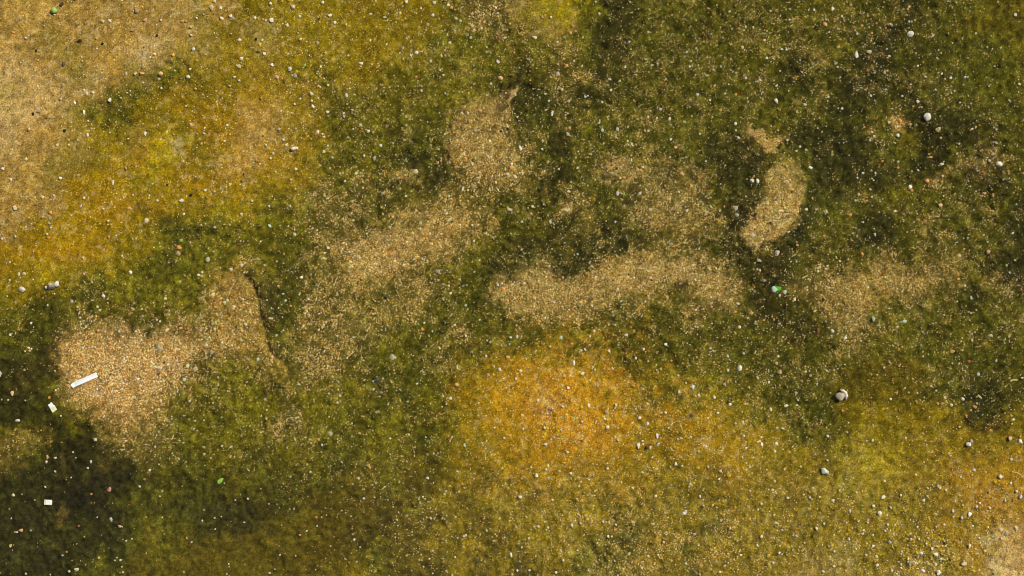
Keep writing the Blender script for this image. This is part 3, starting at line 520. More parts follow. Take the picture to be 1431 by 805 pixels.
# ------------------------------------------------------------------ stones and chips, one by one: x y w h colour (mm on the ground from the upper left corner)
DATA = """
86 5.6 7 6 b;191 14.4 9 8 t;203 27.6 6 6 k;255.6 30.4 7 5 o;260 30 5 5 t;111.4 57 7 5 d;143.6 61 4 4 d;220 50 4 4 d;89 89.4 6 7 n;202.4 75.6 8 8 g;217 77 5 4 c;243.6 77 6 5 a;271.4 69 5 5 w;176.6 103.6 5 7 w;189 104 4 4 c
200 103.4 8 5 a;200.6 95 6 5 t;225.6 103.6 7 8 e;222.6 110.4 5 5 g;264 108.4 6 6 w;266 97.4 4 4 c;153.6 140 6 7 w;105 143.6 4 6 w;118 157 4 8 w;85 138.4 4 4 p;117 125.6 4 4 w;121 131 6 5 p;130 129.6 5 4 w;87.6 119.6 6 8 t;54 155 8 6 g;47 159 5 4 d;246.4 116 3 3 w;260 148.6 4 4 w;273.6 124.4 4 4 e
143 30 7 6 c;153 29 6 5 c;185 41.4 6 5 t;268 50 4 4 w;267.6 39 4 4 c;275.6 26 4 4 w;225.6 29 4 4 p;134.4 53.6 4 4 o;19.6 46 6 4 o;51 71 5 4 d;178 130 3 3 w;183.4 133 3 3 w;226 123.6 4 4 w
296 11.6 7 9 c;308.6 11.6 5 5 w;301 2.4 6 5 c;310.4 26.4 7 5 p;323 23 6 6 p;326.6 26 6 5 g;319.6 14.4 4 4 o;378.6 5.6 5 5 w;357 26 5 5 w;372 29.6 4 4 w;368 28 4 4 o;380.4 28.6 7 8 w;409.6 10.4 6 6 p;419.6 23.6 5 5 w;402 35.4 5 5 w;461.4 21.6 6 6 w;468 32 5 5 w;451 4 6 5 w;537.6 23.6 6 3 m;568.4 2.4 6 5 p
367 56.6 5 5 c;358.4 55 4 4 d;335.4 56.6 5 6 w;443.4 60 6 6 p;517.4 56.6 4 5 w;540 61.6 4 4 w;370 75.4 5 5 w;361 73 4 5 n;337.6 82.4 6 6 w;334 93 8 7 c;381 91 5 6 w;405.4 96.6 7 6 w;413 106 5 8 g;387 108.4 8 6 e;328 108 4 5 w;334.6 113 4 4 w;322 120.6 4 4 p;435 131 6 6 c;419.4 138 4 4 w;447.4 121.4 3 5 w;458.4 119.4 5 4 c
484 133.6 6 6 w;437.4 148.4 5 7 w;435.6 141 4 4 w;457.6 156 6 5 w;479.6 158 4 5 w;492 153 4 4 c;504 88 7 4 w;365 137.6 4 4 t;444.6 137 4 4 w;420 55.6 6 3 c;426 91.6 4 4 l;444 121 3 3 o;411.4 145.6 4 3 w
606.4 3 6 6 w;626 6 5 5 w;605 20.6 5 5 w;637 25.4 6 4 w;670.6 29.4 4 4 o;660 19 5 5 e;673 39 4 5 m;658 52.4 5 5 m;663 42 4 4 m;669.4 42.4 3 3 o;697.6 52.6 6 5 r;687 49.6 4 4 r;628.6 59.4 5 5 p;582 73.4 6 6 w;574 77 4 4 w;601.6 85.6 4 4 w;696 86 6 6 p;800.6 36 5 5 o;797 45.6 5 5 o;804.4 43.4 4 4 o
758 23.4 4 6 k;762 21.4 4 4 o;779 58.6 4 4 w;747 52.6 8 5 c;792 91.4 5 5 o;779 103 7 7 w;802.4 85 4 3 w;785.6 125 4 5 w;795.6 140.6 4 4 w;795 143 3 3 o;771.5 159 4 11 w;818 135 4 4 w;842 142.6 4 4 w;589 126.4 4 4 w;581.6 107 4 4 o;622 130 3 3 w;671.4 154.6 5 5 e;654 158 4 4 w;686 116.6 4 4 w;699 109 8 6 e;745 124 3 3 o;762 131 6 3 c;852 110 5 4 w;854 125.6 4 4 w;598 34 5 5 g
939 20.6 4 3 o;879.6 58 4 4 w;871.6 71.4 3 4 r;874 93.4 3 4 w;1019.6 16 4 4 w;907.6 13 3 3 w;1037.6 66 5 5 e;1065 57 4 4 r;1068.6 56 4 4 w;1103 28 4 4 w;1137.6 14 4 4 w;1077 15 3 4 w;1099 69.6 4 4 w;1092 69 4 4 c;1071.6 81 4 4 w;1042.6 109 4 4 w;1085 120 4 4 w;975 132 4 5 w;1084.4 141 6 7 w;1125 146 6 4 w;1013 131 3 4 w;1028.4 131.6 4 4 o;992 140 4 4 w;923.6 152.4 4 4 w;938.6 152.6 3 3 o;866 113 4 4 c
1163.4 12.6 5 7 w;1188.4 7 4 4 a;1176.6 23 3 4 w;1212.6 22 4 4 o;1268 13 4 4 o;1270.4 9.6 4 4 w;1271.6 48 9 11 w;1196.4 77 7 11 w;1242.6 78.4 4 5 w;1240 80.6 3 3 e;1420 20 5 6 p;1365 46 3 4 m;1339 85 4 3 o;1153 34 8 6 a;1158.4 45 3 4 w;1204 36.4 4 4 o;1218 46.4 4 4 o;1197 48 4 4 w;1173.6 55.6 3 3 o;1278.4 28.4 4 3 y;1270.4 30.4 3 3 w;1330 11 4 4 t;1241.4 33.4 3 3 o;1333 21 5 4 t
1282 92.6 4 4 w;1309 80.6 3 3 w;1348.6 108 4 4 w;1292.4 107 3 3 w;1315.6 103.4 3 3 w;1217 133.6 3 5 w;1282 142 5 5 w;1276 148.6 4 3 o;1176 152 4 5 w;1334 127 3 3 w;1341.4 143.4 3 3 w;1296 163 12 13 w;1424 118 4 4 w;1307 125 3 4 w;1389 137 3 3 w;1214 73 8 6 c;1261 134.4 3 6 p
122.6 188.6 4 6 w;204 187 4 7 w;267 174.6 7 6 e;91 183 5 5 d;80.6 203 5 5 c;96.6 203 4 4 c;37 223 6 5 c;4.4 236 5 6 p;86 249 5 5 w;16 251 5 5 c;158.6 255 4 8 w;234 258.4 4 4 d;176.6 235.4 4 4 k;22 290.6 8 7 c;60 275.6 6 5 c;113.6 288 4 6 w;118 277 4 4 w;76.6 273.6 4 4 w;71.6 297.4 6 5 o;70 312 4 4 m;71.6 318.6 4 4 w;179.6 291.4 5 5 o
186 272.6 4 4 c;220.6 280.4 4 4 w;253.6 280.4 7 6 w;256.6 299.4 3 5 w;205 308 7 8 c;151.4 309 4 4 c;163.4 270.6 3 3 w;100 301.6 3 3 c;36.6 317.6 4 4 c;282 314.4 3 3 w;267 272 5 4 d;285.6 187 4 5 w;243.4 188 3 3 w;125.6 206.6 3 3 e;173 276.4 3 3 w;209.4 273.4 3 4 w
390 180.6 5 5 w;396 195.4 4 5 w;314 197.6 4 4 w;317.6 175.4 5 4 w;441 187.6 5 5 o;443.6 184 5 5 w;452 191 4 4 w;503.6 174.4 5 6 w;502 176 3 3 a;480 162 4 4 w;514 183 5 5 w;540.4 176 6 6 t;532 203 5 5 w;523.4 221 7 7 g;508.6 217.4 4 4 w;446.6 231 3 4 o;475 232.6 3 3 o;434.6 207.4 3 4 o;481.6 253 3 5 w;507 262.6 4 4 e;534.4 270.4 5 4 g;483 272.6 6 4 o;439.6 269 4 4 o;432.6 277.6 5 5 t;352 280.6 4 4 c;376 288 4 4 w
405.4 288 4 4 w;322 257.6 5 5 c;287 266 5 5 w;337.6 253.4 4 4 n;340.6 243.4 3 3 d;372 203 4 4 w;377.6 221.4 4 4 w;385 240 3 4 w;405.6 250.6 6 3 c;376 315.6 6 5 m;301 318 4 4 w;567 274 4 4 m;413 236 5 5 c;464 220 5 4 p;452 212 6 5 c;457.4 203.6 4 4 w;475 242 4 4 w;495.4 285.4 4 3 o;515 247 3 3 o;400 203 5 5 c;413 179.6 4 3 w;403.4 179.6 3 3 w
664.6 182.4 5 6 g;648.6 216 5 4 c;651 222 5 5 o;714.4 234 5 5 o;709 243.4 3 7 w;720.6 248 5 4 p;727.6 207 5 9 w;793 187.4 6 5 p;796 179 5 5 o;842 182 5 6 v;838 170 3 8 w;757.6 208.4 4 4 w;580 240 9 7 c;662 260.4 7 6 t;646.4 265.4 3 4 w;763.6 268 4 4 r;712 293 7 5 c;790 294 9 6 c;752.6 297 3 3 o;847 309 3 3 o;769 310 4 8 v;587 311.4 6 5 g;606 311.4 6 4 y;627.6 316 4 4 o
689.6 304.4 4 4 o;660 314.4 4 3 m;794 267.6 4 4 w;804 276.6 3 3 w;781 236 4 3 w;684.6 197 4 4 m;616 224.6 3 3 o;616.6 221 3 3 w;700 183 5 4 b;710 180 5 4 b;708 184.4 3 3 m;702 166 6 5 y;729 310 4 4 c;855 234 4 4 a;807 235 4 4 w;808 212 3 3 w;761 239 3 4 w;612 227 4 3 e
863 180.6 5 8 w;936 166 4 6 w;906 163.4 4 4 w;1027.6 173 5 5 w;1028 182.4 3 4 w;1031.6 192.6 4 5 w;977.4 187 3 6 w;937 195.4 4 4 w;901 182.6 4 4 e;906 183 4 4 w;1099.6 196 4 4 v;1094 194 3 3 r;1118 205 4 4 w;1113 211 3 4 w;1132.4 234 7 5 w;1097.6 255 5 5 g;1050.6 252.6 7 7 c;1058.6 253 5 8 w;1012 288.6 3 3 o;1028 290.6 7 7 g;1029.6 301 6 6 v;1126 293 5 5 c;1140 293 3 3 w;1112.4 289.6 4 4 o
863.6 270 5 7 v;872.4 270.6 3 5 l;893.6 270.6 5 4 w;872.6 248 5 4 o;898 234 4 4 w;986 225.6 3 3 w;944 206 5 5 e;948.4 268 4 4 w;954 244 5 5 e;860 310 4 4 w;1055 299.6 5 5 b;1070.4 276.6 3 4 m;1070 291.4 4 4 r;1099 231.4 3 4 o;883 201.6 3 3 w;877 197 3 4 w
1310 182 7 7 y;1315.6 192.6 4 4 e;1272.6 174 4 4 o;1258 168.6 6 8 o;1255 188.4 6 6 w;1214.4 184.4 4 4 o;1218.6 184.6 5 4 w;1207.6 177.6 4 4 o;1221.6 190 3 3 w;1216 196 4 4 w;1359 180 4 4 w;1356 181.6 3 3 o;1369.4 174.6 3 3 o;1392 181 4 4 p;1391.6 200 4 4 v;1302 219 7 3 o;1233.4 225 4 4 o;1218 238 3 3 e;1224 242 4 4 w;1206 242 4 4 w;1198.6 248.4 3 3 w;1221 252 4 3 w
1285 237.4 4 4 w;1318 229 7 5 c;1297.6 252.4 8 7 o;1273 261 7 7 w;1275.6 266 5 6 o;1396.6 229.4 9 10 w;1388 215 6 5 p;1314.6 286.6 6 6 e;1377.6 270 5 4 o;1388 271.6 4 4 o;1188 300.4 6 5 o;1154.6 296.6 4 3 p;1375 241 5 4 r;1338 214.6 4 4 c;1318 246 4 4 c;1206.4 310.6 3 3 w;1218.4 275 3 4 w;1408 240 5 4 a;1256 234 4 4 e;1354 230 4 3 o;1163 216 5 5 t
31.4 404.4 9 11 p;35 383 6 6 c;26.6 383.6 4 7 c;182.4 380.4 5 6 w;144.4 413.4 5 6 w;68.6 332 5 4 o;66.6 327.6 4 4 w;152.4 331 4 4 o;162.4 329 3 3 w;3 334 4 5 w;21.6 330.6 4 4 w;250.6 345.6 8 6 o;253.4 336 5 6 l;248.6 354.6 8 8 t;283 380.4 4 4 w;282 386 4 4 o;278.6 384.4 5 4 m;112 444 3 5 w;117.6 382.6 3 3 w;67 426.6 4 3 w;228 474 5 5 o;252.4 458 4 4 o;146.6 463.4 4 4 m;235 460 3 4 w;243.6 470 3 3 m;185 431.6 7 6 t
232 417.6 5 5 c;136 429 4 5 c;116 360.4 4 4 c;170.4 357.6 4 4 c;26 460.6 4 4 o;14 392 4 4 c;224 449.4 4 4 p;258 385 4 5 t;215 423 3 3 w;271 424.6 3 3 o;100 421 5 5 p
291 362.6 7 8 g;338 371 6 6 c;324 377 6 5 c;298 411 6 6 c;411 327.6 6 5 c;458.4 346 5 5 p;545.4 355.6 6 7 o;555.4 368 4 4 o;492 351.6 3 3 w;478 348 4 4 w;421 387.4 5 5 p;431 418 4 5 w;396 410.6 4 3 m;399 420 5 4 m;406 427.4 4 4 o;418 411.6 3 3 m;519 404 4 4 o;367 379 3 3 o;301 420 5 5 r;307.6 424 5 5 o;314 422.6 5 5 m;327.6 428.6 4 5 w;304.6 448 4 4 l;321 408 4 4 o;512.4 326.4 4 3 m;538 416 7 6 d;389 400 4 4 e;415 389 3 3 o;386 365 3 3 m;289 482 4 4 w;494 471.6 4 3 m;424 465 6 4 o
563 336 4 4 o;334 341 7 4 r;344 453.6 5 4 p
611.6 379.6 7 8 g;662 337 4 4 w;629.4 410 4 4 w;622.6 363.6 3 4 r;703.6 404 5 7 o;786.6 388 4 4 e;709 420 4 6 o;817.6 421.6 4 4 o;774 422.6 5 4 p;753 449 5 5 o;784 472.4 6 6 m;723 470.4 5 5 v;713.4 471.6 4 4 w;824.4 470 3 3 w;650.6 427 4 4 m;651 469.6 3 4 w;830 463 3 6 c;856 436 4 4 p;593 451.4 4 4 w;590 460 4 6 o;736 369.6 4 3 o;596 333 4 4 o;827 427 3 5 w;635.4 454 4 4 w;799 480.6 5 4 e;612 392 4 4 g;809 437.4 3 3 w;706 410 3 3 m
1085.4 354 7 9 p;1060.6 364 8 6 g;1096.4 408.6 6 7 m;1089 413 3 5 w;1110 418 4 6 w;1108 420.6 3 4 o;1067.6 392 4 5 g;1081.4 385.6 4 5 t;1054.6 407.6 4 4 t;1054.6 401.2 3 3 o;980 364.6 4 6 e;953 370.6 3 5 k;938 341.6 6 6 g;1113.4 342.6 5 4 o;994.6 424 5 5 p;994.8 429 5 4 k;994 415 3 4 m;933 416.6 4 6 o;902 421.4 3 4 w;1028 435.6 5 4 o;1050 437.4 4 8 o;1068 447.6 4 4 o;1081.6 446.4 4 4 o;1055.6 451 6 7 g;1033.6 457 5 5 p;1089 452 6 4 g
1143 462 4 8 r;972 457 3 3 w;966 458.6 4 4 g;875 468 7 4 w;930 481 5 5 w;1142.6 379.4 4 4 m;995 452 3 3 w;1051.4 329 5 6 w;1066 334.4 5 4 w;884 340 3 3 o;1071 345 3 3 m;1107 352.4 4 4 t
1204.6 355 5 5 o;1381 352 6 7 e;1348 348 4 4 o;1357 416.4 4 6 m;1265 449.4 8 5 m;1221 445.4 5 8 m;1405.6 370.6 4 4 l;1384 469 5 5 w;1358.4 475.6 4 4 c;1181.4 472.4 5 6 w;1362.6 464.4 4 4 g;1415 326 4 4 w;1417 363.6 5 3 c;1387 392.6 4 3 w;1173.4 365 3 3 w;1201.4 378.4 4 4 b;1225.6 411.4 3 3 b;1191.6 437.4 4 4 b;1340 390 5 4 o;1223 327.6 4 4 w;1151.6 330 4 4 o;1249.6 371.4 3 3 m;1163 463 6 6 p;1174 476 3 3 o;1429 440 4 6 o;1427 406 4 4 r;1338 421.4 3 3 w;1290 464.4 3 3 w;1409.6 381 3 3 w
69 555.4 4 5 o;2 522 4 9 v;41 486 4 5 w;18.6 549.6 5 8 e;25 587.4 8 4 p;223 486.6 9 8 g;222 514 11 6 p;176 504.6 4 5 m;262 511.6 5 6 m;257 530.6 5 6 m;248.6 509 4 4 p;273 515 8 6 g;226 522 4 4 o;172 535.4 4 4 w;182.6 565.6 4 4 m;221.4 572.6 5 4 c;234.6 584.6 3 3 o;135 614 5 6 p;175.6 616 3 4 w;65 639 4 8 a;85.6 581 3 3 w;115.4 486 4 4 m;102 632 3 3 w;35 517 4 4 t;36.6 559.4 3 3 w;13 558.6 3 3 w;224 560 5 4 c;54 615.6 3 3 l;254 519 7 6 g
38 529 3 3 n;284 635.4 4 5 c
548 499.4 8 10 g;360 502.6 5 6 m;346.6 501.6 5 6 g;380 499 5 5 e;295.6 492 7 6 g;288 500 5 5 g;462 606 6 8 g;322.6 624.6 4 4 w;491.6 592 3 3 w;445 614 4 4 o;526.6 530.4 7 7 n;521 533.4 4 3 p;417 537 4 4 m;337 609 4 4 t;473 534 3 3 w;475 553 4 5 p;370.6 549 5 9 b;369.6 558 5 5 g;459 550 3 3 w;521.6 544.4 5 3 w;545 613 3 3 w;364.6 582 3 3 c;438 559 3 5 t
802 507.4 5 8 w;814 522.4 6 6 w;698 516.4 5 5 w;690.4 512.4 3 4 w;679 497.4 4 4 w;682 524 6 5 e;637.6 537.6 7 5 o;639 513 3 8 w;629 557 5 4 w;582.4 536.4 4 4 w;794 541.6 5 5 w;728 518.6 6 5 c;721 529.6 3 5 w;752 560 5 5 w;823 566.6 5 7 w;847.6 575.6 6 5 g;849 597 6 6 w;845 585.4 4 4 w;813 616 4 4 n;762 621 5 6 p;792.6 631.6 5 5 c;784 601 4 4 w;649 622 4 6 m;597 635.6 4 4 t;761 598 4 4 w;813 589 4 4 w;828.6 513 4 4 p;851 490.6 4 4 w;817.6 488.6 4 4 w;632 610.4 3 3 w;679 581 3 3 w;746 581 4 4 c
710 500 6 7 a;765 578 4 4 w;786 568 4 4 w;856 515 4 4 w;770 614 3 4 w;731 600 5 3 c
1034 514.6 8 9 w;1017.4 517 5 5 c;1017 498 4 5 w;1039 494 4 4 p;899 487.6 4 4 w;992.4 486.6 4 4 w;888.4 500.6 4 4 w;947.6 524.4 4 4 w;948 547.4 5 5 w;968.4 540.6 5 8 v;976 552.4 3 6 w;998 555 4 6 w;1020 565 5 5 w;1002.4 577 4 4 w;1078 572.4 4 6 p;1099 567.4 5 6 w;893.6 584 5 5 w;930 576.4 4 4 w;883 591 4 4 w;966 580.4 5 6 n;1038 590.4 4 6 w;1027.6 591.6 4 4 w;918.4 609 5 10 p;919.6 620 5 4 w;891.6 623 5 9 w;903 625.4 5 5 d;908.4 625.4 4 6 w;986 624 4 4 w
1065 621 4 7 w;1058.6 617.6 4 4 w;1085.6 621 7 6 w;1083.6 631 4 6 p;863.6 615 4 4 c;897.6 616 4 4 w;1042 626 5 4 w;1090 520 8 8 t;1085.4 508 5 5 e;1088 498 4 4 w;1058.6 528 4 5 c;1075 534.6 4 4 w;1037 638.6 4 4 w;1052 639 4 4 e;972 489 3 3 o;938 503.6 3 3 e;1134 525 5 5 g;1127 520 4 4 c;860.4 566 4 5 w;905 592 5 7 w;1039 609 3 7 w;1064 611 3 3 w;965 610 3 3 w;1086 598 4 4 w;1101 602.6 5 5 t;1116 559.6 3 3 w
1234.4 513.4 5 4 p;1354 505.6 6 6 r;1331 491 8 6 a;1344 489.4 4 4 c;1367 523 5 5 v;1345 557.6 6 5 w;1328 566 6 6 c;1361 568.4 7 5 a;1319 555 5 5 c;1309 563.4 4 4 o;1225 523.6 3 3 w;1243.6 557.6 4 4 w;1412 580.6 4 4 c;1410.6 612 7 7 e;1424 610 5 4 a;1425 617 8 7 w;1423 632 4 4 o;1412.6 641.6 5 5 w;1300 616.6 8 3 o;1265 611.6 4 3 w;1157 610 5 4 w;1219.6 615.6 4 4 w;1349 580.4 4 4 o;1217.4 523 3 4 o;1177.6 574 4 4 o;1253 549 3 6 o;1391.4 504.6 4 4 c;1327.6 636.6 3 3 w;1185 604.4 3 3 w
1307 545.6 4 3 m;1297 495 3 4 l;1289.6 498 3 3 w;1427 528 3 4 w;1383.4 601.4 5 4 o;1388 520 3 3 e;1274 529 4 3 o;1256 488 3 3 o;1156 643 4 4 w
153.6 683.6 7 8 k;154.6 726.6 5 7 p;209.4 657 4 5 w;108 795.4 6 6 c;169 782.4 4 5 c;163.6 779 4 4 c;19 692 5 5 c;63.6 680.4 3 4 c;100.4 667 3 3 w;123.4 654 4 4 p;30 741 7 5 a;24.6 743.6 4 3 w;22 743 3 3 l;118.4 749.6 3 3 l;93 771.4 3 3 o;87.4 776 3 3 p;128 690 4 4 o;167 736 5 5 e;203.6 723 3 3 o;179.6 705.4 3 3 r;16 724.4 3 3 w;283 727.4 4 3 w;268 757.6 4 3 w;261.4 752 3 3 e;222.6 694 3 3 w;77 659 4 4 c;44 741 3 4 v;128 645 4 4 w;65 645.6 5 4 p;15.6 762.4 5 5 y;97 798.4 4 4 c;176 756 3 3 w;184 753.4 3 3 w
36 802 4 4 c;172 799.6 3 3 w;258 798 3 3 m;226 687 4 4 g;136 723 3 3 w;48.6 699 4 4 t;109.6 735.4 4 4 r
516.4 653 4 5 o;501 668.4 4 3 w;376 704 4 3 e;419 747.4 4 4 e;347.4 657.6 3 3 v;442 723 3 4 o;508.4 696.4 3 4 w;364.4 683 3 3 o;341.4 730 3 3 w;309.6 721.6 3 3 w;328.6 699 3 3 w;495 754 5 4 w;503 765 3 3 w;498.4 785.4 3 3 w;391 775.6 3 3 w;384 796 3 3 w;425.6 663.4 3 3 y;301 739.4 4 3 c;317 802 3 3 w;320 788 3 3 w;555 727 3 3 w;311 648.4 4 4 t;443 735 3 3 w;413 777 3 3 c;411 711 4 4 t
597 668.4 4 5 w;750 664.6 5 7 w;727 694 5 6 w;742 653 3 4 w;648 750 4 4 w;602 725 4 4 w;752 735.6 4 5 p;591 694.4 3 3 w;739 752 3 5 w;714 775 4 8 w;723 797 5 4 w;798 661 5 5 w;763 656.4 4 4 c;849.6 749 4 5 w;740 797 4 4 w;772 698 4 4 w;799 734 5 4 w;811 731 4 4 p;605 770 3 3 w;636 779 4 3 w;680 741.4 4 4 c;766 737 3 4 w;812 673.6 3 3 w;729 765 5 3 w;585 698 3 3 c;843 729 4 4 w;777 800 4 6 w;787 782 3 7 w;849 655 4 4 w;639 659 3 3 w;600 781 3 3 w;632 803.4 4 3 w;604.6 801.6 3 3 w
859.6 740 5 4 o;970 746.4 5 5 w;1006 658 4 4 w;1081.6 672.4 5 5 e;1063 749.4 6 4 w;884 682 4 5 w;1081 719 4 4 c;1083 730 6 5 w;1063 703.4 4 4 w;1092 740 3 4 w;1112 748.4 4 4 p;982 708 4 4 n;978 693.6 4 4 w;916 693 6 4 w;860.4 733 4 4 w;1131 695 4 4 w;1020 738 3 5 w;927 757 4 4 p;1004 669 4 4 w;1042 656 4 4 w;989 652 4 4 p;976 762 3 5 w;1140 738 3 8 w;1017 691 3 3 o;953 651 4 4 w;898 660 4 4 w;1100 695 4 4 w;1088 772 4 4 w;1058 762 4 4 w;1080 786 4 4 w
1035 776 4 4 w;958 787 4 4 w;906 777 4 4 w;1006 800 4 5 w;1124 758.4 3 3 w;944 648 4 7 w;1071 656 3 3 w;964 676 4 4 c
1234.6 694.6 8 5 w;1229 717 7 7 w;1290 699.4 6 5 w;1398 665.6 6 7 w;1163.4 698.6 5 5 c;1356.6 719.6 8 8 w;1361 657 6 5 w;1342 666 4 4 w;1236 672.6 4 4 w;1421 686.6 5 4 w;1428 694 6 8 w;1413 675.6 5 4 w;1385 710.6 5 5 w;1381 715 3 3 w;1421.6 739 7 6 c;1408.4 746.4 7 6 g;1400 741 6 6 c;1332 715 4 5 w;1332.6 722.6 4 4 w;1344.6 724.4 4 5 w;1360.6 736 4 4 w;1366 709 5 4 w;1243 758 6 7 p;1220.6 763.4 6 5 w;1304 767 6 5 c;1308.4 775 7 8 w;1288 774 6 6 w;1356 763.6 5 8 w
1347 788 9 7 c;1312 800 8 7 w;1290 799 6 7 w;1246 797 5 6 w;1226 790 5 5 w;1272 789 4 4 w;1210 775.4 4 4 w;1165.4 770.4 4 4 w;1151 732 4 4 w;1182.6 730.4 4 4 p;1212 730 4 4 w;1220 707 6 4 w;1187 714 6 5 w;1196 687.6 4 4 w;1172 685 4 4 p;1244.6 709.4 4 4 p;1258.6 692 4 4 w;1282 736.6 3 4 w;1272 746.4 4 4 w;1240 733 4 4 w;1276.4 729 3 3 p;1321.6 685 4 4 w;1313 682.4 4 4 w;1335 701 4 4 w;1370 703.6 4 4 w;1320 733.4 4 4 w;1308 718.4 3 3 w;1296 682 4 4 w;1273 753.6 4 4 w
1284 753.6 4 4 w;1404 730 3 6 w;1150 799 5 5 w;1260 771 4 4 w;1316 782 5 5 w;1308 789 5 5 w;1295 760 4 4 w;1260 790 4 5 w;1401 753.6 4 4 w;1237 742 4 4 w;1220 748 4 4 w;1409 769 4 4 w
"""
# ------------------------------------------------------------------ stone shapes (shared meshes) and materials
CW = {'w': ('white', (226, 216, 192)), 'c': ('cream', (216, 198, 150)), 'p': ('pinkish white', (220, 200, 176)), 'k': ('pink', (208, 150, 122)), 'e': ('peach', (222, 172, 122)),
      'o': ('orange', (218, 148, 70)), 'r': ('reddish brown', (156, 78, 44)), 'd': ('black', (40, 38, 32)), 'g': ('grey', (170, 158, 132)), 't': ('tan', (170, 142, 96)),
      'm': ('mint green', (206, 226, 186)), 'l': ('lime green', (166, 204, 96)), 'v': ('bluish white', (198, 196, 188)), 'y': ('yellowish', (208, 178, 96)),
      'n': ('slate grey', (84, 86, 82)), 'a': ('light orange', (208, 154, 90)), 'b': ('dark brown', (72, 48, 34)), 'f': ('pale cream', (190, 168, 118)), 'G': ('vivid green', (92, 198, 48))}
MATS = {}
def stone_mat(c):
    if c in MATS: return MATS[c]
    glass = c in 'mlG'
    k = N(CW[c][0].replace(' ', '_') + ('_glass' if glass else '_brick' if c in 'or' else '_stone'))
    base = lin(CW[c][1])
    tc = k.n('ShaderNodeTexCoord').outputs['Object']
    oi = k.n('ShaderNodeObjectInfo').outputs['Random']
    vec = k.n('ShaderNodeVectorMath', operation='ADD'); k.l(tc, vec.inputs[0])
    sc_ = k.n('ShaderNodeVectorMath', operation='SCALE'); sc_.inputs[0].default_value = (9, 5, 7); k.l(oi, sc_.inputs['Scale']); k.l(sc_.outputs[0], vec.inputs[1])
    nz = k.noise(vec.outputs[0], 1.6, 4, .65)
    dirt = k.maprange(nz, .50, .66, 0, .7 if not glass else .2)
    earth = lin((120, 98, 56)) if c not in 'dbn' else base * .6
    col = k.mix(dirt, tuple(base), tuple(earth * .5 + base * .5))
    col = k.scale(col, k.maprange(oi, 0, 1, .84, 1.1))
    k.l(col, k.b.inputs['Base Color'])
    k.b.inputs['Roughness'].default_value = .25 if glass else .7
    k.b.inputs['Specular IOR Level'].default_value = .5 if glass else .3
    if glass:
        k.b.inputs['Transmission Weight'].default_value = .15
    bp = k.n('ShaderNodeBump'); bp.inputs['Strength'].default_value = .35; bp.inputs['Distance'].default_value = .0006
    k.l(k.noise(vec.outputs[0], 5, 3, .6), bp.inputs['Height']); k.l(bp.outputs[0], k.b.inputs['Normal'])
    MATS[c] = k.m
    return k.m

def stone_bm(seed, sub=2, cuts=9, cut=(.62, .9), rough=.10):
    rd = random.Random(seed)
    bm = bmesh.new(); bmesh.ops.create_icosphere(bm, subdivisions=sub, radius=1)
    planes = []
    for _ in range(cuts):
        v = Vector((rd.gauss(0, 1), rd.gauss(0, 1), rd.gauss(0, .8))).normalized(); planes.append((v, rd.uniform(*cut)))
    off = Vector((rd.uniform(-50, 50), rd.uniform(-50, 50), rd.uniform(-50, 50)))
    for v in bm.verts:
        v.co *= 1 + .16 * mnoise.noise(v.co * 1.1 + off)
        for nrm, dd in planes:
            q = v.co.dot(nrm) - dd
            if q > 0: v.co -= nrm * q * .92
        v.co *= 1 + rough * mnoise.noise(v.co * 3.1 + off)
    # fill the unit box so that a scale in mm is the real size
    for ax in range(3):
        lo = min(v.co[ax] for v in bm.verts); hi = max(v.co[ax] for v in bm.verts)
        for v in bm.verts: v.co[ax] = (v.co[ax] - (lo + hi) / 2) / ((hi - lo) / 2)
    return bm

def shard_bm(seed, nside=6, thick=1.0):
    """a flat chip with a broken outline, chamfered all round"""
    rd = random.Random(seed); bm = bmesh.new()
    ang = sorted((i + rd.uniform(-.32, .32)) * 6.2832 / nside for i in range(nside)); rad = [rd.uniform(.7, 1.1) for _ in ang]
    def ring(f, z, tilt): return [bm.verts.new((math.cos(a) * r * f, math.sin(a) * r * f, z + tilt * math.cos(a) * .2)) for a, r in zip(ang, rad)]
    r0, r1, r2 = ring(.86, -1, 0), ring(1, .1, .4), ring(.78, .9, .8)
    for a, b in ((r0, r1), (r1, r2)):
        for i in range(nside): bm.faces.new((a[i], a[(i + 1) % nside], b[(i + 1) % nside], b[i]))
    c = bm.verts.new((rd.uniform(-.2, .2), rd.uniform(-.2, .2), 1.1))
    for i in range(nside): bm.faces.new((r2[i], r2[(i + 1) % nside], c))
    bm.faces.new(r0[::-1])
    for ax in range(3):
        lo = min(v.co[ax] for v in bm.verts); hi = max(v.co[ax] for v in bm.verts)
        for v in bm.verts: v.co[ax] = (v.co[ax] - (lo + hi) / 2) / ((hi - lo) / 2)
    bmesh.ops.recalc_face_normals(bm, faces=bm.faces)
    return bm

SHAPES = {}
def shape(kind, i, c):
    key = (kind, i, c)
    if key not in SHAPES:
        bm = stone_bm(100 + i, 2, 11, (.45, .85), .16) if kind == 'pebble' else shard_bm(300 + i, 5 + i % 3) if kind in ('glass_chip',) else stone_bm(500 + i, 2, 12, (.5, .8), .05) if kind == 'brick_chip' else shard_bm(700 + i, 7 + i % 4)
        me = bpy.data.meshes.new(kind); bm.to_mesh(me); bm.free(); me.materials.append(stone_mat(c))
        if kind == 'pebble': me.polygons.foreach_set('use_smooth', np.ones(len(me.polygons), bool)); me.set_sharp_from_angle(angle=R(28))
        SHAPES[key] = me
    return SHAPES[key]

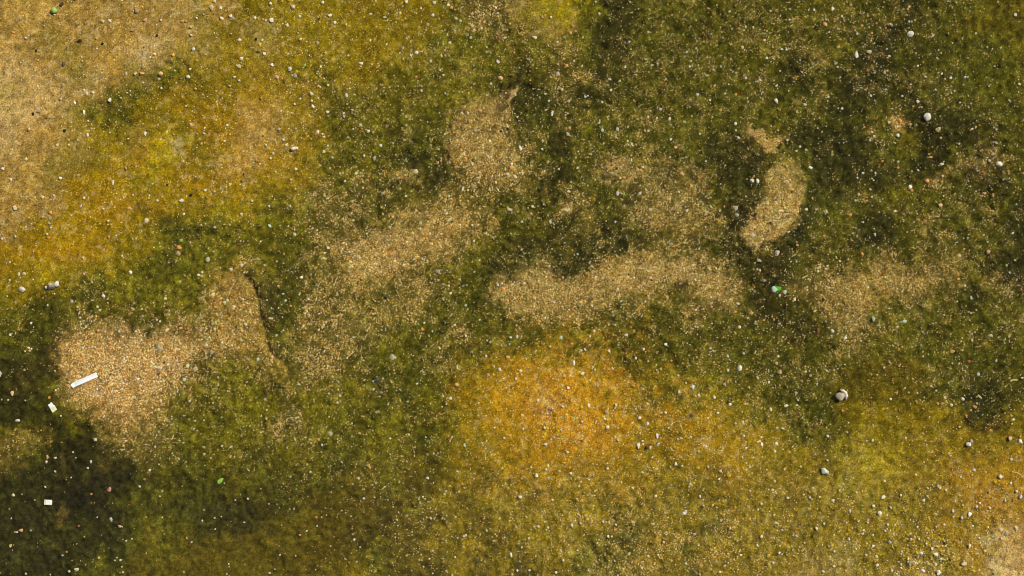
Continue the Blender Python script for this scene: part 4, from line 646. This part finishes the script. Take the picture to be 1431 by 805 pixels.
# ------------------------------------------------------------------ landmarks: what the labels steer by
MARKS = [(119, 531, 'the long white paper strip'), (74, 569, 'the folded cream paper scrap'), (68, 702, 'the square white paper scrap'), (1084, 404, 'the bright green glass shard'),
         (1176, 553, 'the round white-rimmed stone'), (73, 399, 'the big white-edged tan stone'), (308, 672, 'the lime green leaf scrap'), (76, 15, 'the pale green bead'), (548, 499, 'the diamond-shaped grey pebble'),
         (1080, 285, 'the oval sand island'), (1070, 200, 'the small V-shaped sand patch'), (372, 455, 'the cracked sand ledge'), (717, 132, 'the thin pale sand scar'), (1296, 163, 'the biggest white stone'),
         (1265, 449, 'the wide mint glass chip'), (611.6, 379.6, 'the triangular grey pebble'), (1034, 514.6, 'the round whitish pebble on dark moss'), (1151, 658, 'the two-lobed white stone'), (1354, 619, 'the split white pebble'),
         (411.6, 207.4, 'the oblong pink-and-white pebble'), (703.6, 404, 'the vivid orange chip'), (526.6, 530.4, 'the slate grey pebble'), (158.6, 255, 'the upright white splinter'), (222, 205, 'the bright yellow algae patch'),
         (790, 550, 'the heart of the orange stain'), (956, 716.4, 'the white double pebble'), (153.6, 683.6, 'the pink crumb'), (1271.6, 48, 'the tall white quartz stone'), (1196.4, 77, 'the slim white quartz stone'),
         (462, 606, 'the light grey pebble on green moss'), (1354, 505.6, 'the red chip on dark moss'), (250.6, 345.6, 'the deep orange chip'), (301, 393.4, 'the tall pale grey flake'), (1396.6, 229.4, 'the chunky white stone far right'),
         (727.6, 207, 'the slanting white sliver'), (1297.6, 252.4, 'the big rusty orange chip'), (40, 120, 'the palest soil'), (185, 125, 'the dark olive smear'), (662, 62, 'the sandy spot at the top edge'),
         (640, 710, 'the ridged moss'), (900, 770, 'the gritty moss at the bottom edge'), (1395, 770, 'the pale bottom right corner'), (1205, 640, 'the bright yellow-green moss'), (1090, 95, 'the gritty moss at upper right'),
         (840, 405, 'the broad central sand band'), (570, 345, 'the slanting sand band'), (1230, 400, 'the right-hand sand band'), (480, 90, 'the upper ochre moss'), (1370, 95, 'the smooth upper right moss'),
         (1290, 775, 'the coarse gravel at the bottom right'), (450, 730, 'the dark bottom moss'), (1370, 670, 'the orange patch at the right edge'), (1000, 600, 'the speckled ochre moss'), (870, 240, 'the small gritty sand spot'),
         (215, 595, 'the green moss below the sand'), (30, 620, 'the dark left edge moss')]
def ground_word(x, y):
    ch = ROWS[min(NY - 1, int(y / H * NY))][min(NX - 1, int(x / W * NX))]
    return KIND_LIST[ch][0]
DIRS = ['right of', 'above right of', 'above', 'above left of', 'left of', 'below left of', 'below', 'below right of']
ORD = ['nearest', 'second nearest', 'third nearest', 'fourth nearest', 'fifth nearest', 'sixth nearest', 'seventh nearest', 'eighth nearest', 'ninth nearest', 'tenth nearest', 'eleventh nearest', 'twelfth nearest']
PENDING = []
def queue_label(o, x, y, w, h, colour, noun):
    s = math.sqrt(w * h)
    size = 'tiny' if s < 4.1 else 'small' if s < 5.6 else 'medium' if s < 7.4 else 'large'
    form = 'upright ' if h >= 1.7 * w else 'wide ' if w >= 1.7 * h else ''
    ds = sorted((math.hypot(x - mx, y - my), i) for i, (mx, my, _) in enumerate(MARKS))
    d0, i = next(q for q in ds if q[0] > 6)
    mx, my, ph = MARKS[i]
    dr = DIRS[int(round(math.degrees(math.atan2(my - y, x - mx)) / 45)) % 8]
    PENDING.append((o, '%s %s%s %s' % (size, form, colour, noun), dr, ph, d0, ground_word(x, y)))
def write_labels():
    byk = {}
    for q in PENDING: byk.setdefault((q[1], q[2], q[3]), []).append(q)
    for (what, dr, ph), qs in byk.items():
        qs.sort(key=lambda q: q[4])
        for i, q in enumerate(qs):
            rank = '' if len(qs) == 1 else ORD[min(i, 11)] + ' '
            lab = '%s on %s, %s%s %s' % (what, q[5], rank, dr, ph)
            if len(lab.split()) > 16: lab = '%s, %s%s %s' % (what, rank, dr, ph)
            q[0]['label'] = lab

def ground_z(x, y):
    return float(height(np.array([x]), np.array([y]))[0])

OWN = {  # pebbles and chips with a label of their own, by position
    (1296, 163): 'biggest white stone, chunky, on dark moss in the upper right', (1271.6, 48): 'tall white quartz stone with a pinkish foot near the top right edge', (1196.4, 77): 'slim upright white quartz stone on dark speckled moss at upper right',
    (548, 499.4): 'diamond-shaped pale grey pebble below the slanting sand bands', (611.6, 379.6): 'triangular grey pebble on green moss below the slanting sand band', (1034, 514.6): 'round whitish pebble on dark moss right of the orange stain',
    (703.6, 404): 'vivid orange brick chip at the left end of the central sand band', (526.6, 530.4): 'slate grey pebble below left of the diamond-shaped grey pebble', (158.6, 255): 'upright white splinter of stone alone on ochre soil at the left',
    (153.6, 683.6): 'pink crumb of stone on blackish moss at lower left', (462, 606): 'light grey rounded pebble alone on green moss at lower centre left', (1354, 505.6): 'red-orange brick chip on dark moss near the right edge',
    (250.6, 345.6): 'deep orange brick chip below a lime green chip on olive moss', (301, 393.4): 'tall pale grey flake on the upper end of the cracked sand ledge', (1396.6, 229.4): 'chunky white stone far right on grey-green moss',
    (727.6, 207): 'slanting white sliver of stone right of the central oval sand patch', (1297.6, 252.4): 'big rusty orange brick chip on a gritty patch at right', (1265, 449.4): 'wide mint glass chip in yellow-green moss under the right-hand sand',
    (1221, 445.4): 'upright jagged mint glass chip at the lower end of the right-hand sand', (76, 15): ''}
recs = []
for t in DATA.replace('\n', ';').split(';'):
    q = t.split()
    if len(q) == 5: recs.append((float(q[0]), float(q[1]), float(q[2]), float(q[3]), q[4]))
chips = [r for r in recs if r[4] in 'mlor']
pebs = sorted((r for r in recs if r[4] not in 'mlor'), key=lambda r: -r[2] * r[3])
singles, rest = pebs[:285], pebs[285:]
rd = random.Random(11)
GROUPS = {'pebble': 'pebbles scattered over the moss and sand', 'brick_chip': 'orange brick chips scattered over the ground', 'glass_chip': 'green glass chips scattered over the ground'}
zs = height(np.array([r[0] for r in recs]), np.array([r[1] for r in recs]))
ZAT = {(r[0], r[1]): float(z) for r, z in zip(recs, zs)}
for r in singles + chips:
    x, y, w, h, c = r
    kind = 'glass_chip' if c in 'ml' else 'brick_chip' if c in 'or' else 'pebble'
    flush = c == 'f'
    me = shape('crust' if flush else kind, rd.randrange(9), c)
    o = link('pale_stone' if flush else kind, me)
    wx, wy = wpos(x, y)
    dz = min(w, h) * (.5 if kind == 'glass_chip' else .62) if not flush else 1.6
    if c == 'g': dz *= .6
    # the chip's own turn, the size measured along the picture's axes
    turn = rd.choice((0, math.pi)) + rd.uniform(-.3, .3)
    if w / h < 1.25 and h / w < 1.25: turn = rd.uniform(0, 6.28)
    grow = .92
    o.scale = (w * grow / 2000, h * grow / 2000, dz / 2000)
    o.rotation_euler = (rd.uniform(-.12, .12), rd.uniform(-.12, .12), turn)
    o.location = (wx, wy, ZAT[(x, y)] + dz / 2000 * (.38 if not flush else .2))
    o['category'] = {'glass_chip': 'glass chip', 'brick_chip': 'brick chip'}.get(kind, 'pebble'); o['group'] = GROUPS[kind]
    if (x, y) in OWN: o['label'] = OWN[(x, y)]
    else: queue_label(o, x, y, w, h, CW[c][0], {'glass_chip': 'glass chip', 'brick_chip': 'brick chip', 'pebble': 'flush stone' if flush else 'pebble'}[kind])

# the many lesser pebbles: one object
extra_n = 2200
ex = rng.uniform(-MX, W + MX, extra_n * 9); ey = rng.uniform(-MY, H + MY, extra_n * 9)
_, eg, em, _, eb = ground_fields(ex, ey)
pk = rng.uniform(0, 1, len(ex)) < (.05 + .28 * np.clip(eg, 0, 1) + .35 * eb) * np.where((ex < 90) & (ey > 420), .4, 1)
ex, ey = ex[pk][:extra_n], ey[pk][:extra_n]
es = np.clip(np.exp(rng.normal(.85, .25, len(ex))), 1.8, 3.6)
ec = np.array([lin(CW['wwwwccpetgo'[i]][1]) for i in rng.integers(0, 11, len(ex))]) * rng.uniform(.75, 1.0, (len(ex), 1))
ax_ = np.concatenate([np.array([r[0] for r in rest]), ex]); ay_ = np.concatenate([np.array([r[1] for r in rest]), ey])
as_ = np.concatenate([np.array([math.sqrt(r[2] * r[3]) * .92 for r in rest]), es]); ac_ = np.concatenate([np.array([lin(CW[r[4]][1]) * rd.uniform(.8, 1.02) for r in rest]), ec])
bmi = bmesh.new(); bmesh.ops.create_icosphere(bmi, subdivisions=1, radius=1)
OCT_V = np.array([v.co[:] for v in bmi.verts]); OCT_F = np.array([[v.index for v in f.verts] for f in bmi.faces]); bmi.free()
EO = grains('small_pebbles', ax_, ay_, as_, ac_, 1.35, attr_material('small_pebble', .75, .3, 900), .05, .8, .2)
tag(EO, 'countless small pale pebbles strewn over the whole ground', 'gravel')

# ------------------------------------------------------------------ single finds with parts
def custom(name, bm, c, x, y, dz=0, rot=0, parent=None, scale=None, smooth=True, lift=0):
    me = bpy.data.meshes.new(name); bm.to_mesh(me); bm.free()
    me.materials.append(stone_mat(c) if isinstance(c, str) else c)
    if smooth: me.polygons.foreach_set('use_smooth', np.ones(len(me.polygons), bool)); me.set_sharp_from_angle(angle=R(30))
    o = link(name, me, parent)
    if parent is None:
        wx, wy = wpos(x, y); o.location = (wx, wy, ground_z(x, y) + lift)
        o.rotation_euler = (0, 0, rot)
    else:
        o.location = (x / 1000, -y / 1000, lift); o.rotation_euler = (0, 0, rot)
    return o
def sized_stone(seed, w, h, dz, sub=3, cuts=12, cut=(.55, .9), rough=.08):
    bm = stone_bm(seed, sub, cuts, cut, rough)
    for v in bm.verts: v.co = Vector((v.co.x * w / 2000, v.co.y * h / 2000, (v.co.z + .7) * dz / 2000))
    return bm
def lobed(label, x, y, body, lobes, part, cat='pebble', group=None):
    w, h, dz, c, seed, rot = body
    o = custom('pebble', sized_stone(seed, w, h, dz), c, x, y, rot=rot)
    tag(o, label, cat, group)
    for (lx, ly, lw, lh, ld, lc, ls) in lobes:
        ca, sa = math.cos(rot), math.sin(rot)
        p = custom(part, sized_stone(ls, lw, lh, ld), lc, lx * ca - ly * sa, lx * sa + ly * ca, parent=o, rot=-rot)
    return o
PG = GROUPS['pebble']
lobed('round grey stone with a white crescent rim, on brown moss at right', 1174, 554, (12.5, 12, 9, 'g', 41, .4), [], 'rim', 'stone')
st = bpy.data.objects['pebble'] if False else [o for o in C.objects if o.name.startswith('pebble') and o.get('category') == 'stone'][-1]
bm = bmesh.new()
rings = []
for i in range(15):
    a = -.75 + 2.05 * i / 14; th = 2.3 * math.sin(math.pi * (i + .6) / 15.2) + .5
    rr = 8.6 + .5 * math.sin(i * 1.9)
    rings.append([bm.verts.new(((rr + th * px_) / 1000 * math.cos(a), (rr + th * px_) / 1000 * math.sin(a), (z_ * (4.4 + .7 * math.sin(i * 2.3)) + .2) / 1000)) for px_, z_ in ((-.9, 0), (-.8, .8), (0, 1.1), (.85, .75), (1, 0))])
for a, b in zip(rings[:-1], rings[1:]):
    for j in range(4): bm.faces.new((a[j], b[j], b[j + 1], a[j + 1]))
bm.faces.new(rings[0]); bm.faces.new(rings[-1][::-1])
bmesh.ops.recalc_face_normals(bm, faces=bm.faces)
custom('white_rim', bm, 'w', 0, 0, parent=st, rot=.25 - .4)
lobed('big angular tan stone with white edges at the left, by the ochre soil', 73, 399.4, (17, 11, 10, 'g', 52, .62), [(7.2, -2.6, 5, 9, 9, 'w', 53), (-8.0, 2.2, 5, 5, 6, 'w', 54), (-.5, -1.2, 7, 6, 11.4, 'p', 55)], 'white_edge', 'stone')
lobed('cracked white stone of two lobes on yellow-green moss at lower right', 1150.4, 657.6, (8, 9, 7, 'w', 61, .2), [(4.4, 2.2, 4.5, 7, 5, 'v', 62)], 'lobe', 'pebble', PG)
lobed('split white pebble with a raised upper lobe, near the right edge', 1352.6, 620.6, (8, 6, 6, 'w', 63, -.2), [(3.8, -4.4, 4.4, 5, 5, 'v', 64)], 'lobe', 'pebble', PG)
lobed('white double pebble with three corners on gritty ochre moss at bottom', 955.6, 717, (6.4, 5, 5, 'w', 65, .3), [(2.4, -2.6, 4, 4.6, 4.4, 'v', 66), (-2.6, 1.6, 3.2, 3.2, 3, 'w', 67)], 'lobe', 'pebble', PG)
lobed('oblong pink pebble with a white end on the edge of the tan soil', 411, 207.8, (9.6, 5.4, 5, 'p', 68, .22), [(3.6, -.9, 4.2, 4.2, 4.4, 'w', 69)], 'white_end', 'pebble', PG)
for nm in ():
    pass
# yellowish pebble with a white face, right of the biggest white stone
lobed('white pebble leaning on the yellowish pebble below the biggest white stone', 1312.2, 180, (4, 5, 4, 'v', 71, .1), [], 'lobe', 'pebble', PG)

# green glass: a mint half and a vivid green half
gl = custom('glass_shard', (lambda b: ([setattr(v, 'co', Vector((v.co.x * .0045, v.co.y * .0048, (v.co.z + 1) * .0019))) for v in b.verts], b)[1])(shard_bm(811, 7)), 'm', 1082.2, 404, rot=.2, smooth=False)
tag(gl, 'bright green glass shard with a mint half, lying on dark moss', 'glass shard')
custom('vivid_green_half', (lambda b: ([setattr(v, 'co', Vector((v.co.x * .0045, v.co.y * .0041, (v.co.z + 1) * .0017))) for v in b.verts], b)[1])(shard_bm(815, 7)), 'G', 5.2, .4, parent=gl, smooth=False)

# round pale green bead
bm = stone_bm(830, 3, 3, (.85, .95), .03)
for v in bm.verts: v.co = Vector((v.co.x * .0045, v.co.y * .0045, (v.co.z + .8) * .0036))
bead = custom('glass_bead', bm, 'l', 76.4, 14.8)
tag(bead, 'pale green round bead on tan soil near the top left corner', 'bead')

# paper
def paper_mat():
    k = N('white_paper')
    tc = k.n('ShaderNodeTexCoord').outputs['Object']
    k.l(k.mix(k.maprange(k.noise(tc, 160, 3), .5, .75, 0, .5), tuple(lin((240, 240, 234))), tuple(lin((218, 215, 202)))), k.b.inputs['Base Color'])
    k.b.inputs['Roughness'].default_value = .75
    return k.m
PM = paper_mat()
def sheet(L, Wd, T, nl, nw, bend, ragged, seed):
    """a strip of paper with thickness: length along x, mm"""
    rd = random.Random(seed); bm = bmesh.new(); top, bot = [], []
    for i in range(nl + 1):
        rt, rb = [], []
        for j in range(nw + 1):
            u, v = i / nl, j / nw
            x = (u - .5) * L + (rd.uniform(-ragged, ragged) if i in (0, nl) else 0); y = (v - .5) * Wd + (rd.uniform(-.12, .12) if j in (0, nw) else 0)
            z = bend(u, v)
            rt.append(bm.verts.new((x / 1000, y / 1000, (z + T) / 1000))); rb.append(bm.verts.new((x / 1000, y / 1000, z / 1000)))
        top.append(rt); bot.append(rb)
    for i in range(nl):
        for j in range(nw):
            bm.faces.new((top[i][j], top[i + 1][j], top[i + 1][j + 1], top[i][j + 1])); bm.faces.new((bot[i][j], bot[i][j + 1], bot[i + 1][j + 1], bot[i + 1][j]))
    for i in range(nl):
        bm.faces.new((top[i][0], bot[i][0], bot[i + 1][0], top[i + 1][0])); bm.faces.new((top[i][nw], top[i + 1][nw], bot[i + 1][nw], bot[i][nw]))
    for j in range(nw):
        bm.faces.new((top[0][j], top[0][j + 1], bot[0][j + 1], bot[0][j])); bm.faces.new((top[nl][j], bot[nl][j], bot[nl][j + 1], top[nl][j + 1]))
    bmesh.ops.recalc_face_normals(bm, faces=bm.faces)
    return bm
strip = custom('paper_strip', sheet(34.5, 6.9, .9, 20, 4, lambda u, v: 1.5 + .9 * math.sin(3.1 * u) + .5 * (v - .5) ** 2 * 4, .25, 5), PM, 121, 530.2, rot=R(23.4), lift=.0006)
tag(strip, 'long white paper strip lying slantwise on the bare sand at left', 'paper strip')
custom('folded_end', sheet(5.6, 6.4, .9, 4, 4, lambda u, v: 2.1 - .8 * u + .6 * (v - .5) ** 2, .45, 6), PM, -18.6, .5, parent=strip, rot=R(9))
k = N('cream_paper'); k.b.inputs['Base Color'].default_value = (*lin((228, 224, 176)), 1); k.b.inputs['Roughness'].default_value = .75; CRM = k.m
sc1 = custom('paper_scrap', sheet(8, 7.6, .8, 6, 4, lambda u, v: 1.4 + 1.2 * abs(u - .4), .5, 8), CRM, 75.6, 571, rot=R(-58), lift=.0005)
tag(sc1, 'folded cream paper scrap on dark moss just left of the sand patch', 'paper scrap')
custom('white_flap', sheet(6.4, 6.2, .8, 5, 4, lambda u, v: 2.0 + .9 * u, .6, 9), PM, -5.4, 0, parent=sc1, rot=R(6))
sc2 = custom('paper_scrap', sheet(11, 7.2, .9, 6, 4, lambda u, v: 1.2 + .8 * math.sin(3 * u), .5, 10), CRM, 68, 701.6, rot=R(-3), lift=.0005)
tag(sc2, 'square whitish paper scrap on blackish moss at lower left', 'paper scrap')
custom('bright_face', sheet(7, 5.8, .5, 4, 3, lambda u, v: 2.3 + .4 * u, .4, 12), PM, 1.2, 0, parent=sc2)

# leaf scrap: a small lime green torn leaf with a midrib
k = N('lime_leaf'); k.b.inputs['Base Color'].default_value = (*lin((138, 186, 70)), 1); k.b.inputs['Roughness'].default_value = .5; LFM = k.m
bm = bmesh.new()
out = [(-3.8, 3.6), (-4.3, .4), (-3.2, -1.6), (-1.2, -2.2), (.6, -4.0), (3.9, -4.2), (4.2, -2.6), (2.6, -.6), (2.4, 1.4), (.4, 2.6), (-1.6, 4.0)]
t_ = [bm.verts.new((a / 1000, -b / 1000, (1.6 + .25 * math.sin(i * 1.7)) / 1000)) for i, (a, b) in enumerate(out)]
b_ = [bm.verts.new((a / 1000, -b / 1000, .0009)) for a, b in out]
ct, cb = bm.verts.new((-.2 / 1000, 0, .0024)), bm.verts.new((0, 0, .0012))
for i in range(len(out)):
    j = (i + 1) % len(out)
    bm.faces.new((t_[i], t_[j], ct)); bm.faces.new((b_[j], b_[i], cb)); bm.faces.new((t_[i], b_[i], b_[j], t_[j]))
bmesh.ops.recalc_face_normals(bm, faces=bm.faces)
leaf = custom('leaf_scrap', bm, LFM, 307.8, 672.4, smooth=False)
tag(leaf, 'lime green leaf scrap on dark green moss at lower left', 'leaf scrap')

# dry stalks and slivers
def stalk(label, pts, r0, r1, rgb, seed):
    rd = random.Random(seed); k = N('dry_stalk'); k.b.inputs['Base Color'].default_value = (*lin(rgb), 1); k.b.inputs['Roughness'].default_value = .8
    x0, y0 = pts[len(pts) // 2]; bm = bmesh.new(); rows = []; z0 = ground_z(x0, y0); nseg = len(pts) - 1
    fine = []
    for a, b in zip(pts[:-1], pts[1:]):
        for q in range(4): fine.append((a[0] + (b[0] - a[0]) * q / 4, a[1] + (b[1] - a[1]) * q / 4))
    fine.append(pts[-1])
    for i, (x, y) in enumerate(fine):
        a = fine[max(0, i - 1)]; b = fine[min(len(fine) - 1, i + 1)]
        tx, ty = b[0] - a[0], -(b[1] - a[1]); ln = math.hypot(tx, ty); nx_, ny_ = -ty / ln, tx / ln
        u = i / (len(fine) - 1); r = (r0 + (r1 - r0) * u) * rd.uniform(.85, 1.15)
        cx, cy, cz = (x - x0) + rd.uniform(-.15, .15), -(y - y0), (ground_z(x, y) - z0) * 1000 + .7 * r + .3
        rows.append([bm.verts.new(((cx + nx_ * r * math.cos(t)) / 1000, (cy + ny_ * r * math.cos(t)) / 1000, (cz + r * math.sin(t)) / 1000)) for t in (0, 1.05, 2.09, 3.14, 4.19, 5.24)])
    for a, b in zip(rows[:-1], rows[1:]):
        for j in range(6): bm.faces.new((a[j], a[(j + 1) % 6], b[(j + 1) % 6], b[j]))
    bm.faces.new(rows[0][::-1]); bm.faces.new(rows[-1])
    bmesh.ops.recalc_face_normals(bm, faces=bm.faces)
    return tag(custom('dry_stalk', bm, k.m, x0, y0), label, 'dry stalk', 'dry stalks and slivers on the ground')
stalk('orange sliver of wood beside a grey pebble above the central sand band', [(939.5, 344.6), (944, 343.8), (949.5, 341.4)], 1.0, .7, (216, 146, 66), 1)
stalk('yellowish straw bit on dark moss right of the sand island tip', [(1120.5, 389), (1124, 387), (1128, 385)], 1.2, .9, (188, 164, 90), 2)
stalk('thin straw in yellow-green moss left of the wide mint chip', [(1272.6, 432), (1274.6, 429), (1277, 426)], .6, .45, (176, 170, 110), 3)
stalk('pale straw bit slanting down over dark green moss near right edge', [(1366, 552), (1369, 554.6), (1371, 556.6)], 1.3, .9, (208, 196, 134), 4)
stalk('wide pale straw on dark moss beside the right edge', [(1410, 532), (1415, 530.6), (1421, 531)], 1.3, .9, (190, 178, 104), 5)
stalk('curved pale straw on the orange patch at the right edge', [(1414, 659.4), (1421, 660.6), (1427, 664), (1430, 667)], .9, .6, (208, 178, 110), 8)
write_labels()
